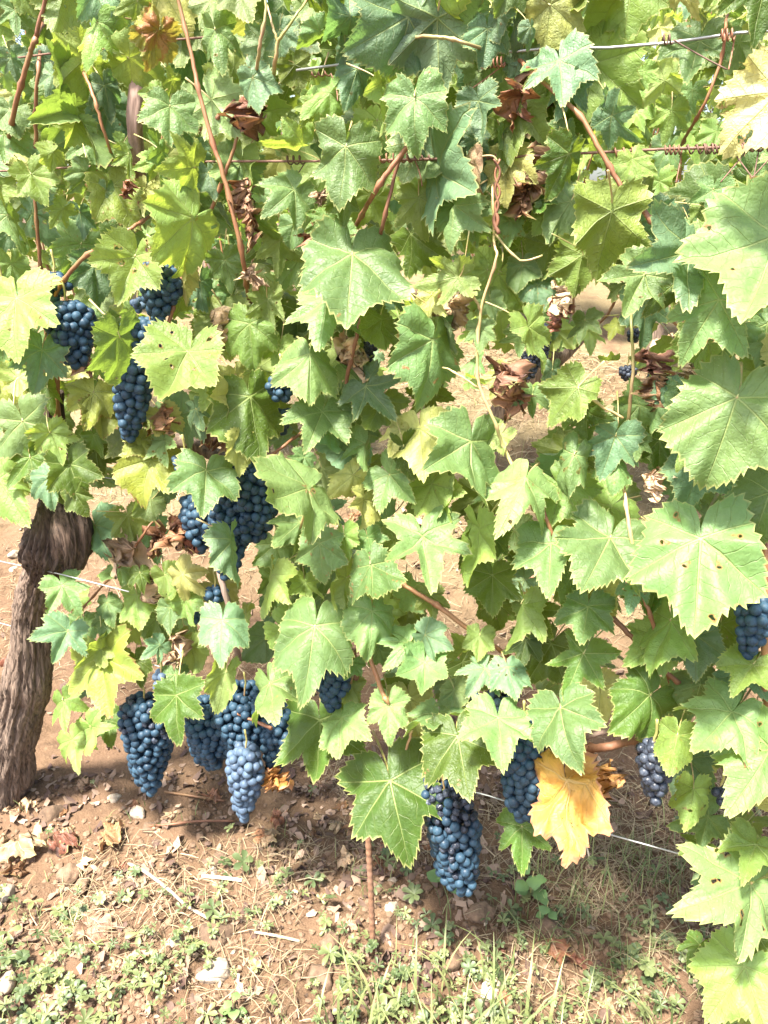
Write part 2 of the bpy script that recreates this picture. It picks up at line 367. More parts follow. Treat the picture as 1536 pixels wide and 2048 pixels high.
# ------------------------------------------------------------------ vine leaf
def leaf_shape(rng, teeth=44, rings=(0.12, 0.3, 0.5, 0.7, 0.87), fold=0.1, droop=0.4, side=0.3, wave=0.05, deep=0.5, crumple=0.0, twist=0.0, amp=0.031, nwave=5, roll=0.0):
    j = lambda s: rng.normal(0, s)
    tips = [-108+j(5), -52+j(4), 0+j(2), 52+j(4), 108+j(5)]
    tr = [0.58+j(.05), 0.80+j(.05), 1.0, 0.80+j(.05), 0.58+j(.05)]
    s2 = 0.58-0.20*deep; s1 = 0.74-0.30*deep
    ctrl = [(-180, 0.10), (-166, 0.38+j(.05)), (-140, 0.50+j(.03)), (tips[0], tr[0]), (-80+j(3), s2+j(.05)), (tips[1], tr[1]), (-27+j(3), s1+j(.05)),
            (tips[2], tr[2]), (27+j(3), s1+j(.05)), (tips[3], tr[3]), (80+j(3), s2+j(.05)), (tips[4], tr[4]), (140, 0.50+j(.03)), (166, 0.38+j(.05)), (180, 0.10)]
    D = 1440; th = np.linspace(-180, 180, D+1); r = np.zeros(D+1)
    for (a0, r0), (a1, r1) in zip(ctrl[:-1], ctrl[1:]):
        k = (th >= a0) & (th <= a1); t = (th[k]-a0)/(a1-a0)
        if abs(a0+a1) > 240: f = t*t*(3-2*t)
        elif r1 > r0: f = 0.45*t**1.8+0.55*t
        else: f = 1-(0.45*(1-t)**1.8+0.55*(1-t))
        r[k] = r0+(r1-r0)*f
    ker = np.hanning(53); ker /= ker.sum()
    rs = np.convolve(np.concatenate([r[-27:-1], r, r[1:27]]), ker, 'valid')
    r = 0.25*r + 0.75*rs[:len(r)]
    x = r*np.cos(np.radians(th)); y = r*np.sin(np.radians(th))
    arc = np.concatenate([[0], np.cumsum(np.hypot(np.diff(x), np.diff(y)))])
    bound = np.linspace(0, arc[-1], teeth+1)
    bound[1:-1] += rng.normal(0, 0.13, teeth-1)*arc[-1]/teeth
    ths = []; rr = []; rb = []
    for k in range(teeth):
        a, c = bound[k], bound[k+1]
        am = amp*(0.6+0.8*rng.random())
        mid_t = np.interp((a+c)/2, arc, th)
        lean = 0.68 if (min(tips, key=lambda q: abs(q-mid_t)) > mid_t) else 0.32
        for fr, da in ((0.0, -0.9), (lean*0.55 if lean > .5 else lean, -0.05 if lean > .5 else 1.0), (lean if lean > .5 else 0.62, 1.0 if lean > .5 else 0.0)):
            s = a+(c-a)*fr; t_ = np.interp(s, arc, th); r_ = np.interp(s, arc, r)
            e = 1.0 if abs(t_) < 163 else 0.0
            ths.append(t_); rb.append(r_); rr.append(r_+am*da*e)
    th = np.radians(np.array(ths)); rb = np.array(rb); rr = np.array(rr); M = len(th)
    # rings
    S = list(rings)+[1.0]
    ang = []; rad = []; ss = []
    for s in S:
        ang.append(th); rad.append(rb*s if s < 1 else rr); ss.append(np.full(M, s))
    ang = np.concatenate([[0.0]]+ang); rad = np.concatenate([[0.0]]+rad); ss = np.concatenate([[0.0]]+ss)
    p = rad*np.cos(ang); q = rad*np.sin(ang)
    tipr = np.radians(np.array(tips))
    dlt = (ang[:, None]-tipr[None])
    bb = np.abs(rad[:, None]*np.sin(dlt)); bb[np.cos(dlt) < 0] = 9
    bmin = bb.min(1)
    z = 0.065*(1-np.exp(-(bmin/0.09)**2))*np.minimum(1, rad*3)
    ph = rng.random()*6.28; ph2 = rng.random()*6.28
    z = z + wave*ss**2.2*(np.sin(nwave*ang+ph)+0.6*np.sin((nwave*2+1)*ang+ph2))*np.maximum(rad, .3)
    seedv = rng.random(3)*50
    z = z + 0.075*fbm(np.stack([p*2.8, q*2.8, 0*p], -1)+seedv, 3)
    z = z + fold*np.abs(q)
    z = z + roll*np.maximum(ss-0.6, 0)**1.5*rad*2.0
    if crumple > 0:
        cc = np.stack([p*3.4, q*3.4, 0*p], -1)+seedv
        z = z + crumple*0.50*fbm(cc, 4, .65) + (0.10*fbm(cc*3.1, 2) if crumple > .5 else 0)
        p = p + crumple*0.3*fbm(cc+9, 2); q = q*(1-0.52*crumple) + crumple*0.3*fbm(cc+21, 2)
    # bend along the midrib and across
    def bend(a, z, k):
        if abs(k) < 1e-3: return a, z
        R = 1/k; return (R-z*-1*-1)*np.sin(a*k) if False else np.sin(a*k)*(R+z), np.cos(a*k)*(R+z)-R
    p, z = bend(p, z, droop)
    q, z = bend(q, z, side)
    if twist:
        an = twist*p; q, z = q*np.cos(an)-z*np.sin(an), q*np.sin(an)+z*np.cos(an)
    V = np.stack([q, p, z], -1)
    F = []; sect = []
    mid = np.degrees((th+np.roll(th, -1))/2); mid[-1] = 179
    nearest = np.argmin(np.abs(mid[:, None]-np.array(tips)[None]), 1)
    for i in range(M-1):
        F.append((0, 1+i, 1+i+1)); sect.append(nearest[i])
        for k in range(len(S)-1):
            a = 1+k*M+i; F.append((a, a+M, a+M+1, a+1)); sect.append(nearest[i])
    # uv
    uv = []; rim = []
    fr = rng.random()
    for f, s in zip(F, sect):
        for v in f:
            d = ang[v]-tipr[s]
            uv.append((rad[v]*math.cos(d), rad[v]*math.sin(d))); rim.append((ss[v], fr))
    # +z is the upper surface (counter-clockwise seen from +z needs flipping)
    return V, F, np.array(uv), np.array(rim)
def leaf_mesh(name, data, mat):
    V, F, uv, rim = data
    F2 = [tuple(reversed(f)) for f in F]
    me = bpy.data.meshes.new(name); me.from_pydata(V.tolist(), [], F2)
    # reversed loops: reorder uv
    k = 0; u2 = []; r2 = []
    for f in F:
        n = len(f); u2.extend(uv[k:k+n][::-1]); r2.extend(rim[k:k+n][::-1]); k += n
    a = me.uv_layers.new(name='vein'); a.data.foreach_set('uv', np.array(u2).ravel())
    a = me.uv_layers.new(name='rim'); a.data.foreach_set('uv', np.array(r2).ravel())
    me.polygons.foreach_set('use_smooth', np.ones(len(F), bool)); me.materials.append(mat); me.update()
    return me
def stalk_mesh(rng, ln=0.75):
    a = rng.normal(0, 0.16); dz = -(0.25+0.35*rng.random())
    pts = [(0, 0.01, -0.004, 0.013), (0, -0.06, -0.03, 0.013), (a*0.3, -0.25*ln-.05, dz*0.35, 0.0135), (a, -0.6*ln, dz*0.8, 0.015), (a*2.0, -0.95*ln, dz*1.5, 0.02)]
    V, F = tube_data([tuple(p) for p in smooth_path(pts, 3)], 6)
    return mesh('leaf_stalk', V, F, M_STALK)
rs = np.random.default_rng(3)
STALKS = [stalk_mesh(rs, 0.5+0.5*rs.random()) for _ in range(10)]

def leaf_matrix(J, ang, yaw, tilt, back, size):
    a = R_(ang)
    vd = (J-ORG).normalized()
    F = -vd; Rr = vd.cross(Vector((0, 0, 1))).normalized(); U = Rr.cross(vd).normalized()
    t = -U*math.cos(a) + Rr*math.sin(a); n = F
    ax = n.cross(t).normalized()
    q = Quaternion(ax, -R_(tilt)); t = q @ t; n = q @ n          # tip towards the viewer, face to the sky
    q = Quaternion(t, R_(yaw)); n = q @ n
    if back: n = -n
    x = t.cross(n).normalized()
    M = Matrix((x, t, n)).transposed().to_4x4()
    return Matrix.Translation(J) @ M @ Matrix.Diagonal((size, size, size, 1))

# vines that the front row is made of
base_left = G(40, 1578); base_right = G(1800, 2050)
vine_left = tag(empty('grape_vine', base_left), 'old grapevine with thick gnarled trunk at the left, laden with blue bunches', 'grapevine', 'vines of the front row')
vine_right = tag(empty('grape_vine', base_right), 'leafy grapevine filling the right half, with large pale green leaves', 'grapevine', 'vines of the front row')
def vine_for(px): return vine_left if px < 690 else vine_right

HEROES = """
30 18 62 -5 g
195 45 105 -25 y
192 -20 90 18 d
275 2 62 -60 y
315 60 95 -22 h f 10 5
430 58 100 8 g
505 155 80 15 d
22 116 62 10 d
105 150 62 -20 d
110 118 75 5 d f 0 15 6
208 172 80 10 d
318 192 58 -50 y
345 160 48 -8 y f 40
340 212 88 -5 g
150 215 95 -78 g f 0 50
152 243 65 -28 y
8 268 90 55 g
20 218 65 10 g
106 303 40 -60 y
172 344 72 -30 g
246 288 50 -30 y
258 308 58 5 y f 65
312 325 55 -70 y
320 303 75 0 g f 65
390 335 66 -85 y f 0 40
417 345 58 15 d
385 290 55 -20 d
62 348 75 20 y
0 372 58 5 y
212 384 66 -15 g
126 418 56 -40 y
160 425 62 0 d f 0 20 5
385 437 122 -48 y f -10 25 -3
15 430 95 10 g
252 480 58 -40 g
292 380 60 -20 p f 20 20 3
700 32 85 -98 d f 0 30
640 62 66 -55 g
814 36 140 -62 d f 0 25 -2
690 98 76 0 d f 0 20 3
875 36 180 0 d b 5 5 1
985 18 74 20 d
975 58 82 0 d
829 192 122 2 g f 0 28 -4
959 203 92 8 d
659 187 88 -55 y
715 138 98 -18 d f 0 20 3
692 293 135 -8 g f 5 25 -4
602 285 88 -80 y
622 214 52 -30 y
588 380 92 -55 g f 0 35
690 398 68 0 o
650 435 56 -60 o
682 452 62 -45 g
705 507 155 0 g f 0 30 -4
872 345 108 72 d f 0 45 2
912 413 105 -12 g f 30 20 -3
838 395 105 10 y b 0 5 4
932 408 95 15 g f 0 15 2
965 330 66 0 d
1006 275 66 5 g
950 278 56 -10 d
912 290 86 0 d f 0 10 6
1030 50 76 0 d
1060 55 52 10 d
1119 122 86 12 d f 0 40
1140 163 95 -12 d f 0 25 -1
1130 263 66 0 g
1137 307 115 -16 o f 40 5 -6
1224 230 95 38 d f 30 15 -2
1215 198 58 0 d f 55
1342 222 76 -5 y f 0 20 8
1400 78 96 -8 g f 0 20 5
1285 145 58 10 y f 0 20 8
1385 180 48 0 g f 0 20 10
1556 180 165 -36 p b 10 12 -11
1265 320 72 15 y
1221 422 160 -4 o b -12 -5 -5.5
1427 378 72 0 g f 0 20 6
1380 460 68 0 g f 0 20 5
1410 418 68 10 o b 0 10 6
1556 470 205 -12 g f 0 30 -6
1375 505 98 -78 d f 0 45 -5
1290 548 120 -25 g f 0 25 -5
1376 545 130 -42 o f 0 10 -2
1439 599 172 -26 g f 5 20 -8
34 597 128 -14 y f 20 20 -8
22 528 78 5 g
270 512 122 -22 y f 15 15 -7
400 562 76 0 d
360 528 95 0 p f 74 0 -2
240 675 128 -6 g f 42 12 -8
186 640 58 -80 g
84 700 100 -16 d f 0 20 -8
187 784 85 -18 e f 0 25 -2
95 775 68 0 o
45 842 132 6 g f 10 15 -6
100 865 82 15 y f 0 20 -7
0 960 125 18 y f 0 20 -9
60 915 95 5 o f 0 15 -7
140 930 90 10 o f 0 15 -6
100 955 75 -8 d f 0 20 -9
150 985 62 15 o f 20 10 -8
96 960 98 28 o f 30 5 -7.5
150 880 68 5 o
187 870 58 10 o
200 820 68 0 e
192 900 80 0 o f 0 10 3
377 705 130 -32 y f 25 20 -8
350 668 68 -20 g f 50
392 818 62 10 d
497 795 148 8 o f -10 15 -4
450 630 105 5 y b 0 5 4
415 650 66 0 y b 10 5 4
535 600 92 5 y b 0 0 3
500 648 110 -2 y f 35 10
325 835 66 10 p
285 880 58 -60 e
303 922 108 -28 e f 15 20 -2
412 944 92 -10 g f 0 30 -9
330 880 66 0 g f 40
478 885 80 -8 p f 45 0 -8
468 788 60 -90 p f 0 68 -3
655 592 118 -10 g f 0 15 -2
619 710 98 -4 g f 0 30 -3
732 774 94 45 d f 0 25
644 825 98 -24 g f 15 25 -1
660 868 58 0 d
608 915 52 -20 g
615 978 92 -75 g f 0 40 -8
915 554 108 -78 y b 0 0 -3
862 590 92 -2 p f 58 0 -1
886 640 86 22 d f 62 0
863 680 165 -2 g f 52 8 -3
760 640 78 5 o b
700 600 80 20 g f 0 20 5
690 790 62 -20 d f 0 20 4
959 655 56 0 g
980 600 50 10 g
975 540 50 -30 y
799 859 72 -20 p
807 892 90 14 o f 0 15 -1
1000 870 78 -40 y b 20 0
938 885 165 4 g f 42 12 -4
1050 959 120 -20 g f 0 25 -4
707 949 84 -48 p f 0 10
730 888 78 -8 g f 50
779 949 84 38 g
725 1000 68 0 p f 62
1045 530 66 0 g f 0 20 6
1075 570 56 5 d f 0 20 6
1040 670 56 0 g f 0 20 5
1057 655 115 28 y f 55 0 -2
1165 510 98 -5 o b 0 0 2
1170 640 62 0 g f 0 20 5
1156 775 115 -34 o b 30 -5 -3
1170 820 78 14 o f 30 0
1105 740 62 0 d f 0 20 4
1065 790 56 0 g f 0 20 5
1149 909 125 -18 g f 10 20 -4
1231 924 80 0 g f 0 20 -1
1276 879 52 0 g
1350 780 70 -60 d f 0 30
1310 790 95 0 g f 68
1474 795 215 -6 g f 0 25 -8
1480 650 90 -60 g f 0 25 1
1530 690 60 -10 g
1400 925 110 -8 d f 0 15 2
1370 890 78 -10 o b
1540 985 150 -10 g f 0 20 -2
1320 880 88 5 o f 0 10 3
125 1172 76 18 g f 0 25 -6
135 1262 80 -32 d f 0 20 -6
190 1050 78 12 d f 0 10 4
255 1030 72 10 o b 0 0 3
330 1150 72 20 y
365 1148 82 35 p
275 1190 86 0 y
280 1145 50 0 o
340 1215 66 0 g f 55
370 1200 66 15 y
215 1205 58 0 g
215 1230 58 -20 g
170 1245 66 10 g
203 1311 135 -2 e f 28 15 -3
200 1300 75 -65 y b 0 30 -3
240 1312 46 20 y
272 1320 66 5 o
180 1454 84 10 y
145 1480 82 5 y f 20
125 1400 78 0 y f 30
320 1290 52 -60 d
445 1241 108 -8 d f 0 30 -7
452 1344 98 -18 y b 0 0 -8
350 1350 66 0 g
353 1390 118 -5 o f 40 5 -7
390 1400 86 0 g f 50
460 1080 115 5 d f 62 0 -9
600 1045 88 -52 g f 0 30
640 1086 100 0 g f 18 20 -3
740 1127 96 6 g f 0 25 -4
845 1074 125 14 g f 0 25 -3
744 1224 106 0 g f 0 30 -3
630 1252 172 -14 g f 5 25 -6
850 1326 96 0 g f 0 25 -4
822 1281 84 -38 g f 10 25 -3
850 1270 72 68 d f 0 30 -2
777 1409 94 0 g f 0 30 -4
879 1426 68 0 g f 0 35 -3
915 1472 132 12 o f 0 20 -9
685 1437 92 -8 g f 32 15 -4
640 1440 150 -2 o f 10 10 1
539 1367 100 8 g f 10 20 -8
545 1150 108 -18 y f 42 0
610 1165 68 0 y
705 1325 48 -20 g
700 1365 56 -25 y b
970 1337 72 -30 d f 0 25 -2
1015 1335 70 20 d f 0 25 -2
960 1060 130 -5 y f 52 0 -1
990 1080 58 0 o
985 1150 98 0 o f 0 10 4
960 1270 60 0 y
997 1436 104 8 g f 0 25 -9
690 1070 66 0 y f 45
735 1075 56 10 g
860 1190 68 10 o b 0 0 3
1102 1089 112 0 g f 0 25 -4
1221 1074 130 -18 g f 0 25 -4
1274 1159 84 -5 d f 0 10 -5
1210 1180 88 -5 p f 45 0
1402 1079 220 6 g f 0 20 -8
1475 1130 118 -10 d f 0 10 1
1390 1270 110 8 d f 10 10 -1
1176 1214 98 0 g f 0 35 -4
1167 1307 122 -16 o f 10 20 -4
1121 1416 128 18 g f 0 25 -10
1340 1240 138 -8 y f 45 5 -2
1302 1390 120 -32 o f 0 25 -3
1400 1370 110 -58 g f 0 20
1464 1424 132 -30 g f 0 25 -5
1507 1327 95 -20 y f 0 25 -4
1545 1500 180 -16 g f 0 20 -9
1355 1470 96 0 y f 20 10 -8
1387 1576 100 5 y f 0 15 -2
1315 1470 76 -8 y f 58
1042 1207 118 -3 y f 55 0 -1
1062 1215 88 38 o
1200 1370 98 5 p b 0 0 4
1310 1060 68 20 o b
1310 1180 68 0 o f 0 10 3
1285 1330 68 5 y b 0 0 3
782 1564 178 14 o f 0 22 -5
1044 1653 104 4 o f 10 10 -3
1504 1766 168 -42 g f 0 20 -9
1489 1932 150 -16 y f 10 15 -9
1520 1880 90 0 o f 0 10 -5
1530 1975 100 5 o f 0 10 -5
1512 1690 78 -5 y f 0 20 -6
1410 1690 66 -50 o
1400 1890 60 -20 o f 0 10 -6
560 60 70 0 d f 0 20 4
590 130 66 10 o b 0 0 5
450 520 80 10 g f 0 10 5
560 480 90 -5 y b 0 0 6
590 450 70 20 g f 0 20 4
780 560 80 30 d f 0 15 5
1040 120 70 -20 d f 0 25 4
1090 430 66 20 y f 0 25 5
1020 440 66 -10 g f 0 25 4
1075 400 60 20 o f 0 25 5
560 690 70 -10 y f 20 10 4
430 760 80 -30 y f 10 15 3
"""
COVER = np.zeros((90, 80))                     # how thickly leaves stand, in 32-pixel cells from (-512, -512)
def cover(x, y, L, a):
    cx, cy = x+.35*L*math.sin(R_(a)), y+.35*L*math.cos(R_(a)); rr = .62*L
    gy_, gx_ = np.mgrid[0:90, 0:80]; d2 = ((gx_*32-496-cx)**2+(gy_*32-496-cy)**2)
    COVER[d2 < rr*rr+300] += 1
def hero_leaves():
    rng = np.random.default_rng(21)
    for idx, ln in enumerate(HEROES.strip().split('\n')):
        f = ln.split(); rng = np.random.default_rng(5000+idx)
        x, y, L, ang = (float(v) for v in f[:4]); tone = f[4]
        back = len(f) > 5 and f[5] == 'b'
        yaw = float(f[6]) if len(f) > 6 else rng.normal(0, 16)
        tilt = float(f[7]) if len(f) > 7 else 12+18*rng.random()
        if len(f) > 7 and tilt > 8: tilt = max(-10, tilt + rng.normal(2, 13))
        off = float(f[8])/100 if len(f) > 8 else rng.uniform(-0.015, 0.025)
        if len(f) > 6 and abs(yaw) > 35 and rng.random() < 0.5: yaw = -yaw
        yaw += rng.normal(0, 9)
        J = P(x, y, off); big = L >= 128; size = L*(0.92 if big else 0.88)*depth(x, y, off)/FPX/max(0.5, math.cos(R_(tilt)))
        drp = rng.normal(0.2, 0.45) * (0.4 if back else 1)
        cr = 0.22 if tone == 'h' else 0.0
        data = leaf_shape(rng, teeth=int(rng.integers(40, 52)), fold=(rng.normal(-0.08, 0.12 if big else 0.22) if (big or rng.random() < .75) else rng.choice([-.75, -.6, .6])), droop=-drp if False else drp, side=rng.normal(0.6, 0.3 if big else 0.6),
                          wave=0.035+0.055*rng.random(), deep=rng.uniform(0.1, 0.8 if big else 1.2), twist=rng.normal(0, 0.15 if big else 0.32), crumple=cr, nwave=int(rng.integers(3, 7)))
        v = vine_for(x); cover(x, y, L*.9, ang)
        o = obj('leaf', leaf_mesh('leaf', data, LEAF[tone]), v, leaf_matrix(J, ang, yaw, tilt, back, size))
        s = bpy.data.objects.new('leaf_stalk', STALKS[int(rng.integers(0, 10))]); link(s); s.parent = o
        if back: s.scale = (1, .75, .35)
        if tone == 'h': o['label'] = 'yellowing leaf with large brown patches near the top'
hero_leaves()

# the conspicuous yellow leaf and its brown folded lobes
rng = np.random.default_rng(5)
J = P(1136, 1562, -0.085); sz = 158*depth(1136, 1562, -0.085)/FPX
d = leaf_shape(rng, teeth=34, fold=-0.15, droop=0.3, side=0.45, wave=0.13, deep=0.3, roll=0.0, crumple=0.34, nwave=4)
yl = obj('leaf', leaf_mesh('yellow_leaf', d, LEAF['k']), vine_right, leaf_matrix(J, 8, 0, 10, False, sz*0.98))
yl['label'] = 'bright yellow withered leaf with curled tan margins'
s = bpy.data.objects.new('leaf_stalk', STALKS[2]); link(s); s.parent = yl

# dried, shrivelled leaves caught in the canopy
DRY = [(1055, 165, 120, 0, 'b'), (1040, 200, 60, -15, 'b'), (1062, 330, 85, -4, 'b'), (1050, 372, 70, 8, 'b'), (505, 225, 66, 5, 'b'), (488, 385, 66, 0, 'b'), (500, 430, 70, 15, 'b'),
       (355, 1060, 80, 10, 'b'), (318, 1075, 55, -20, 'b'), (392, 1070, 60, 15, 'b'), (238, 820, 66, 0, 'b'), (262, 1100, 70, -60, 't'), (300, 1165, 60, -20, 't'), (352, 1285, 55, 0, 't'), (290, 850, 50, 20, 't'),
       (255, 370, 35, -20, 'b'), (625, 465, 50, 20, 'b'), (905, 610, 70, 0, 't'), (700, 690, 60, 10, 't'), (1120, 590, 60, 10, 't'), (1110, 620, 55, -15, 'b'), (1010, 745, 60, 0, 'b'), (1030, 790, 60, 20, 'b'), (1300, 720, 60, 0, 'b'), (1312, 770, 70, 5, 'b'),
       (425, 870, 60, 60, 'b'), (330, 835, 50, 20, 'b'), (1310, 960, 50, 0, 't'), (1370, 740, 50, 0, 't'), (170, 720, 50, 15, 't'), (435, 650, 60, 5, 't'), (505, 545, 40, 0, 't'), (640, 390, 30, 0, 't'), (540, 1560, 60, 25, 'k'), (1200, 1552, 80, 14, 'k')]
for (x, y, L, a, tone) in DRY:
    off = rng.uniform(-0.01, 0.05)
    if tone == 'k': off = -0.03
    if y > 1580: off = -0.095
    dd = leaf_shape(rng, teeth=26, rings=(0.15, 0.35, 0.55, 0.75, 0.9), fold=0.6, droop=rng.normal(0, .8), side=2.8, wave=0.16, deep=0.6, crumple=0.95, twist=rng.normal(0, 0.9))
    J = P(x, y, off)
    o = obj('dry_leaf', leaf_mesh('dry_leaf', dd, LEAF[tone]), vine_for(x), leaf_matrix(J, a, rng.normal(0, 40), 5, rng.random() < .5, L*0.86*depth(x, y, off)/FPX))

# filling leaves further inside the hedge
rngf = np.random.default_rng(11)
VAR = []
for k in range(22):
    VAR.append(leaf_shape(rngf, teeth=34, rings=(0.15, 0.4, 0.65, 0.86), fold=rngf.normal(0, .16), droop=abs(rngf.normal(.4, .35)), side=rngf.normal(.25, .4), wave=0.03+.05*rngf.random(), deep=rngf.uniform(.0, 1.2), twist=rngf.normal(0, .25), nwave=int(rngf.integers(3, 7))))
VM = {}
def variant(k, tone):
    if (k, tone) not in VM: VM[(k, tone)] = leaf_mesh('leaf', VAR[k], LEAF[tone])
    return VM[(k, tone)]
GAPS = [(940, 730, 90, 170), (1005, 800, 85, 85), (1180, 720, 150, 190), (1090, 640, 70, 110), (225, 1010, 60, 70), (205, 1100, 60, 70), (920, 1235, 58, 75), (1275, 1265, 62, 90), (730, 1430, 60, 130),
        (40, 1300, 90, 260), (1310, 985, 60, 70), (1480, 1140, 45, 60), (300, 1350, 80, 50), (1330, 250, 210, 230), (1430, 50, 200, 130), (1290, 690, 60, 80), (310, 1120, 70, 60), (890, 600, 60, 60), (1245, 60, 160, 90), (120, 600, 70, 140), (290, 700, 90, 180), (450, 1040, 110, 130), (490, 1470, 140, 160), (290, 1480, 90, 130), (660, 1360, 60, 80),
        (1060, 1530, 70, 140), (910, 1660, 80, 140), (1310, 1540, 60, 90), (1505, 1240, 60, 90), (990, 1405, 70, 40)]
LOW = [(-400, 1050), (120, 1050), (135, 1500), (240, 1500), (260, 1330), (600, 1380), (700, 1500), (870, 1440), (1050, 1500), (1200, 1440), (1350, 1500), (1380, 1750), (1500, 2200), (2100, 2300)]
def in_gap(x, y):
    for gx_, gy_, rx, ry in GAPS:
        if ((x-gx_)/rx)**2+((y-gy_)/ry)**2 < 0.62: return True
    return y > np.interp(x, [p[0] for p in LOW], [p[1] for p in LOW])
count = {vine_left.name: 0, vine_right.name: 0}; tries = 0; placed = []
while len(placed) < 322 and tries < 4000:
    tries += 1
    best = None
    for _ in range(14):                            # of several spots, the barest
        x = rngf.uniform(-260, 1800); y = rngf.uniform(-300, 2050)
        if in_gap(x, y) or count[vine_for(x).name] >= 163: continue
        cv_ = COVER[int((y+512)//32), int((x+512)//32)] + COVER[int((y+40+512)//32), int((x+512)//32)] + (1.5 if not (-60 < x < 1600 and y > -60) else 0) + rngf.random()
        if best is None or cv_ < best[0]: best = (cv_, x, y)
    if best is None: continue
    _, x, y = best
    off = rngf.uniform(0.0, 0.10) if rngf.random() < 0.8 else rngf.uniform(0.10, 0.25)
    cover(x, y, 95, 0)
    v = vine_for(x)
    if count[v.name] >= 163: continue
    count[v.name] += 1; placed.append((x, y, off))
    size = rngf.uniform(0.05, 0.088); J = P(x, y, off)
    back = rngf.random() < 0.3
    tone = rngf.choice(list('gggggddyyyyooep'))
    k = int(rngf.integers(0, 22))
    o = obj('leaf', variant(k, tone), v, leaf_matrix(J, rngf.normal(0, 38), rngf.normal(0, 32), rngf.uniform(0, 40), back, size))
    s = bpy.data.objects.new('leaf_stalk', STALKS[int(rngf.integers(0, 10))]); link(s); s.parent = o
    if back: s.scale = (1, .7, .3)

# shaded inner foliage, too deep to pick apart leaf by leaf
def joined(parent, spots, mats, rg):
    VV = []; FF = []; UV = []; RM = []; n0 = 0
    for (p, a, yw, tl, bk, sz) in spots:
        V, F, uv, rim = VAR[int(rg.integers(0, 22))]
        Mx = np.array(leaf_matrix(p, a, yw, tl, bk, sz)); Mx[:3, 3] -= np.array(parent.location)
        VV.append(V@Mx[:3, :3].T+Mx[:3, 3]); FF += [tuple(x+n0 for x in f) for f in F]; UV.append(uv); RM.append(np.stack([rim[:, 0], np.full(len(rim), rg.random())], -1)); n0 += len(V)
    o = obj('foliage', leaf_mesh('foliage', (np.vstack(VV), FF, np.vstack(UV), np.vstack(RM)), mats), parent, Matrix.Translation(parent.location)); o['kind'] = 'stuff'
for v, x0, x1 in ((vine_left, -200, 690), (vine_right, 690, 1750)):
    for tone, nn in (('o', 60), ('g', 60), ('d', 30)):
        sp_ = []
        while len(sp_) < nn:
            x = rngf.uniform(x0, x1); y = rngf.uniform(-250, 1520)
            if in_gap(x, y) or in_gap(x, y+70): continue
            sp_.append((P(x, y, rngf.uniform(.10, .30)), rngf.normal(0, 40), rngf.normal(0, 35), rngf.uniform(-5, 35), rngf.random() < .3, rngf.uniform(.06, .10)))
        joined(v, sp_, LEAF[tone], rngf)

# ------------------------------------------------------------------ trunk, canes
def px_tube(name, pts, mat, parent, n=5, sides=8, jitter=0.0, bumps=None):
    """pts: (px, py, width_px, off_m)"""
    out = []
    for (x, y, wpx, off) in pts:
        p = P(x, y, off); out.append((p.x, p.y, p.z, wpx*0.33*depth(x, y, off)/FPX))
    sp = smooth_path(out, n)
    if bumps:                                        # swollen nodes along a cane
        acc = 0.0; nxt = bumps*0.4; prev = sp[0]
        for i, q in enumerate(sp):
            acc += np.linalg.norm(q[:3]-prev[:3]); prev = q
            if acc > nxt: q[3] *= 1.5; nxt += bumps
    if jitter:
        for q in sp: q[:3] += rng.normal(0, jitter, 3)
    V, F = tube_data([tuple(q) for q in sp], sides)
    b0 = Vector(V[0])
    V = [tuple(Vector(v)-b0) for v in V]
    return obj(name, mesh(name, V, F, mat), parent, Matrix.Translation(b0))
